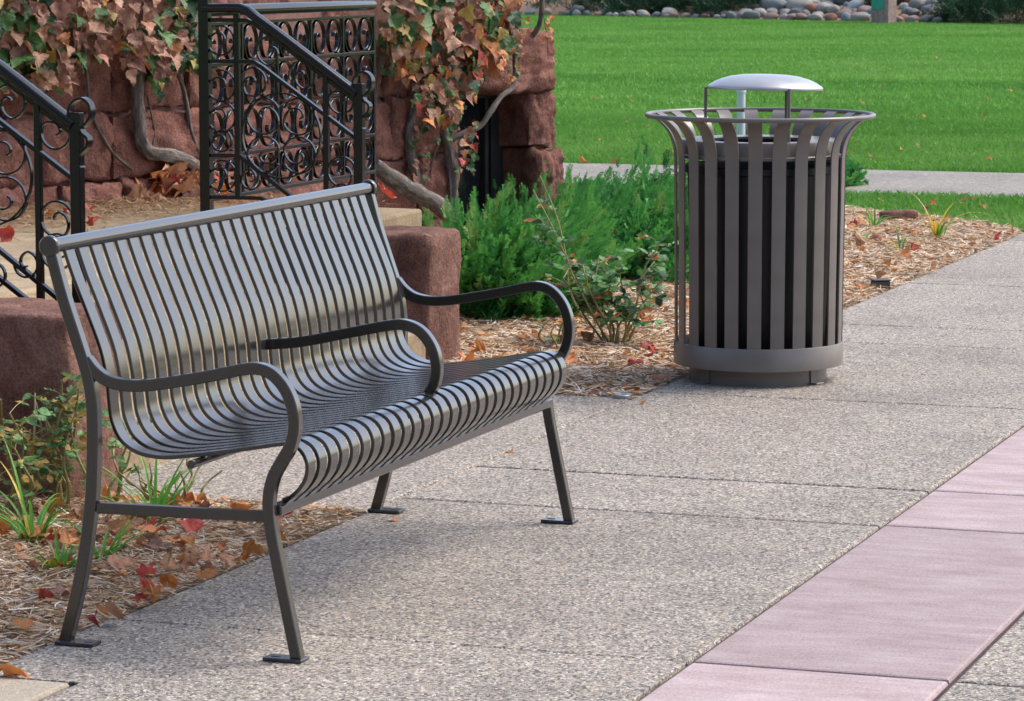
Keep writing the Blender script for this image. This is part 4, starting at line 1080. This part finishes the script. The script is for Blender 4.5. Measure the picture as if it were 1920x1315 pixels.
# ------------------------------------------------------------------ far side of the lawn: bank, boulders, junipers, post
FA = gnd(1000, 29); FB = gnd(1920, 47); fd = (FB - FA).normalized(); fn = Vector((-fd.y, fd.x, 0))
if fn.y < 0: fn = -fn
FLEN = (FB - FA).length
V = []; Fc = []
for i in range(41):
    for j, (dn, z) in enumerate(((-.3, -.03), (.6, .05), (2, .38), (4, .9), (8, 1.5), (16, 1.9), (16.2, -.3))):
        p = FA + fd * (-18 + (FLEN + 40) * i / 40) + fn * dn; V.append((p.x, p.y, z + (.08 * noise.noise(p * .4) if 0 < j < 6 else 0)))
for i in range(40):
    for j in range(6): Fc.append((i * 7 + j, i * 7 + j + 1, (i + 1) * 7 + j + 1, (i + 1) * 7 + j))
bank = mk('bank', V, Fc, M['soil'], None, 180); tag(bank, 'low earth bank beyond the lawn', 'bank', kind='structure')
def bz(dn): return np.interp(dn, [-.3, .6, 2, 4, 8, 16], [-.03, .05, .38, .9, 1.5, 1.9])
def mat_boulder(name, c):
    return mat_stone(name, [tuple(x * .7 for x in c), c, tuple(min(1, x * 1.25) for x in c)], 6.0, .2, .3)
BM = {'grey': mat_boulder('grey_boulder', (.14, .148, .145)), 'pale': mat_boulder('pale_boulder', (.27, .25, .22)), 'pink': mat_boulder('pink_boulder', (.24, .165, .135)),
      'rust red': mat_boulder('rust_boulder', (.26, .12, .085)), 'blue-grey': mat_boulder('blue_grey_boulder', (.13, .165, .17)), 'white': mat_boulder('white_boulder', (.42, .41, .395))}
BO = []
for k in range(7):
    bm = bmesh.new(); bmesh.ops.create_icosphere(bm, subdivisions=3, radius=1)
    for v in bm.verts: v.co *= 1 + .22 * noise.noise(v.co * 1.1 + Vector((k * 5, 0, 0))) + .06 * noise.noise(v.co * 3 + Vector((0, k * 4, 0)))
    me = bpy.data.meshes.new('boulder'); bm.to_mesh(me); bm.free(); me.materials.append(BM['grey']); me.shade_smooth(); BO.append(me)
br = random.Random(5); nb = 0
def boulder(px, dn, s_, col):
    t_ = (px - 1000) / 920.0 * FLEN; p = FA + fd * t_ + fn * dn
    o = inst(br.choice(BO), 'boulder', None, BM[col]); s_ *= .88; o.scale = (s_ * br.uniform(.85, 1.3), s_ * br.uniform(.8, 1.1), s_ * br.uniform(.6, .85))
    o.location = (p.x, p.y, float(bz(dn)) + s_ * .42); o.rotation_euler = (br.uniform(-.3, .3), br.uniform(-.3, .3), br.uniform(0, 6))
    tag(o, '%s rounded boulder in the rock border across the lawn' % col, 'boulder', '%s boulders across the lawn' % col)
CW = {'grey': 4, 'pale': 3, 'pink': 2.5, 'rust red': 1, 'blue-grey': 2.4, 'white': .5}
def bcol(): return br.choices(list(CW), weights=list(CW.values()))[0]
px = 985
while px < 1775:
    s_ = br.uniform(.07, .17) if px < 1400 else br.uniform(.09, .2); boulder(px, .05 + br.uniform(0, .1), s_, bcol()); px += s_ * 125 + br.uniform(0, 10)
px = 1030
while px < 1770:
    dense = 1 if px > 1400 else .35
    if br.random() < dense: boulder(px, .45 + br.uniform(-.1, .15), br.uniform(.1, .22), bcol())
    px += 22
for (d0, st_) in ((.85, 21), (1.3, 23), (1.75, 24), (2.25, 26)):
    px = 1395
    while px < 1770:
        if not (1560 < px < 1625 and d0 > 1.2) and not (px > 1690 and d0 > 1.4): boulder(px + br.uniform(-6, 6), d0 + br.uniform(-.12, .12), br.uniform(.12, .25), bcol())
        px += st_
boulder(1425, 1.0, .36, 'grey'); boulder(1472, 1.0, .34, 'pale'); boulder(1505, 1.9, .36, 'blue-grey'); boulder(1076, .25, .22, 'grey'); boulder(1262, .3, .2, 'pale')
boulder(1562, 1.3, .2, 'white')
fr2 = random.Random(9)
for k, (px, dn, rx, h) in enumerate(((1010, 1.7, 1.8, .9), (1090, 1.3, 1.5, .75), (1160, 1.1, 1.3, .6), (1215, 1.3, 1.1, .6), (1270, 1.6, 1.5, .9), (1335, 1.2, 1.3, .75), (1375, 1.4, 1.4, .8), (1450, 3.9, 1.6, .9), (1530, 4.0, 1.7, .8), (1592, 1.9, .75, .8), (1650, 3.6, 1.6, .9), (1705, 2.6, 1.1, .7), (1765, 2.3, 1.3, .9), (1830, .9, 1.5, .9), (1890, 1.1, 1.7, 1.0), (1950, 1.4, 1.7, 1.0), (1785, .8, 1.0, .6), (1400, 4.6, 2, 1.2), (1580, 5, 2, 1.2), (1720, 5, 2.2, 1.3), (1120, 4, 2, 1.3), (1240, 4.2, 2, 1.3), (1330, 4.2, 2, 1.2), (1860, 3.6, 2.2, 1.4), (1960, 4, 2.2, 1.4))):
    t_ = (px - 1000) / 920.0 * FLEN; p = FA + fd * t_ + fn * dn
    near = 'beyond the boulders' if px < 1740 else 'beyond the distant path'
    juniper('dark green spreading juniper on the bank %s' % near, Vector((p.x, p.y, float(bz(dn)) - .1)), rx * .8, rx * .8, h, 520, .28, .55, M['juniper_far'], T2, 100 + k, (0, -.1, .25), 'dark junipers on the bank %s' % near, 0)
def mat_brick():
    m, nt, b = new_mat('post_brick'); co = coords(nt)
    n = nd(nt, 'ShaderNodeTexNoise', i_Scale=14.0, i_Detail=6.0); nt.links.new(co, n.inputs[0])
    r = ramp(nt, [(.3, (.20, .13, .125)), (.7, (.33, .225, .21))]); nt.links.new(n.outputs[0], r.inputs[0]); nt.links.new(r.outputs[0], b.inputs['Base Color']); b.inputs['Roughness'].default_value = .9
    bump(nt, b, n.outputs[0], .4, .02); return m
M['post_stone'] = mat_brick()
pp = gnd(1657, 44); po = empty('sign_post', pp, R(-33)); tag(po, 'square pinkish stone pillar with a green plaque among the boulders', 'sign pillar')
box('pillar', -.19, .19, -.19, .19, -.05, 1.45, M['post_stone'], po, .012); box('cap', -.22, .22, -.22, .22, 1.45, 1.53, M['post_stone'], po, .012)
m_, nt_, b_ = new_mat('green_plaque'); b_.inputs['Roughness'].default_value = .4; nz_ = nd(nt_, 'ShaderNodeTexNoise', i_Scale=3.0); r_ = ramp(nt_, [(.3, (.0, .20, .15)), (.7, (.005, .25, .18))]); nt_.links.new(nz_.outputs[0], r_.inputs[0]); nt_.links.new(r_.outputs[0], b_.inputs['Base Color']); M['plaque'] = m_
box('plaque', -.165, .09, -.208, -.191, .28, .95, M['plaque'], po, .003)
mp_ = gnd(1389, 258); mpo = empty('marker_post', mp_); tag(mpo, 'short white marker post on the lawn behind the bin lid', 'post')
m_, nt_, b_ = new_mat('white_post_paint'); nz_ = nd(nt_, 'ShaderNodeTexNoise', i_Scale=5.0); r_ = ramp(nt_, [(.3, (.48, .49, .51)), (.7, (.58, .59, .61))]); nt_.links.new(nz_.outputs[0], r_.inputs[0]); nt_.links.new(r_.outputs[0], b_.inputs['Base Color']); M['whitep'] = m_
mk('shaft', *lathe([(.0005, -.02), (.034, -.02), (.034, .36), (.0005, .36)], 20), M['whitep'], mpo, 40); mk('post_cap', *lathe([(.0005, .36), (.040, .36), (.040, .38), (.03, .40), (.0005, .41)], 20), M['whitep'], mpo, 40)

# ------------------------------------------------------------------ unseen trees behind the viewer, added to darken the bench's reflections
leafT = (np.array([(0, -.5, 0), (.5, 0, .08), (0, .5, 0), (-.5, 0, .08)]), np.array([(0, 1, 2), (0, 2, 3)]))
M['tree_leaf'] = mat_attr('unseen_tree_leaves', [(0, (.03, .06, .015)), (.6, (.06, .11, .025)), (1, (.14, .14, .04))], .2, .6)
for k, (x, y, hh, rr) in enumerate(((-6.5, -9, 8.5, 3.2), (-2.0, -11, 9, 3.2), (3.0, -11.5, 8.5, 3.2), (-10.5, -5.5, 8, 3.0), (7.8, -10.5, 8, 3.0))):
    t = empty('unseen_tree', (x, y, 0)); tag(t, 'unseen leafy tree added behind the viewer to darken bench reflections', 'tree', 'unseen trees added behind the viewer')
    mk_tube('trunk', catmull([(0, 0, -.1), (.05, .03, 1.0), (-.05, .05, 2.2), (.02, 0, hh * .6)], 5), [.24 - .011 * i for i in range(16)], M['bark'], t, 12, .12, k)
    q = np.random.default_rng(300 + k); n = 5200; d = q.normal(0, 1, (n, 3)); d /= np.linalg.norm(d, axis=1)[:, None]; ra_ = q.random(n) ** .4
    lump = np.array([1 + .3 * noise.noise(Vector(v) * 2.2 + Vector((k * 7, 0, 0))) for v in d])
    X = d * np.array([rr, rr, hh * .42]) * (ra_ * lump)[:, None] + np.array([0, 0, hh * .56])
    frond_cloud('crown', X, q.normal(0, 1, (n, 3)), q.uniform(.18, .42, n), q.random(n), M['tree_leaf'], leafT, t)
    for b in range(6):
        a = b * 1.05 + k; mk_tube('limb', catmull([(0, 0, hh * .3), (math.cos(a) * rr * .3, math.sin(a) * rr * .3, hh * .45), (math.cos(a) * rr * .7, math.sin(a) * rr * .7, hh * .62)], 4), [.09 - .008 * i for i in range(9)], M['bark'], t, 8)
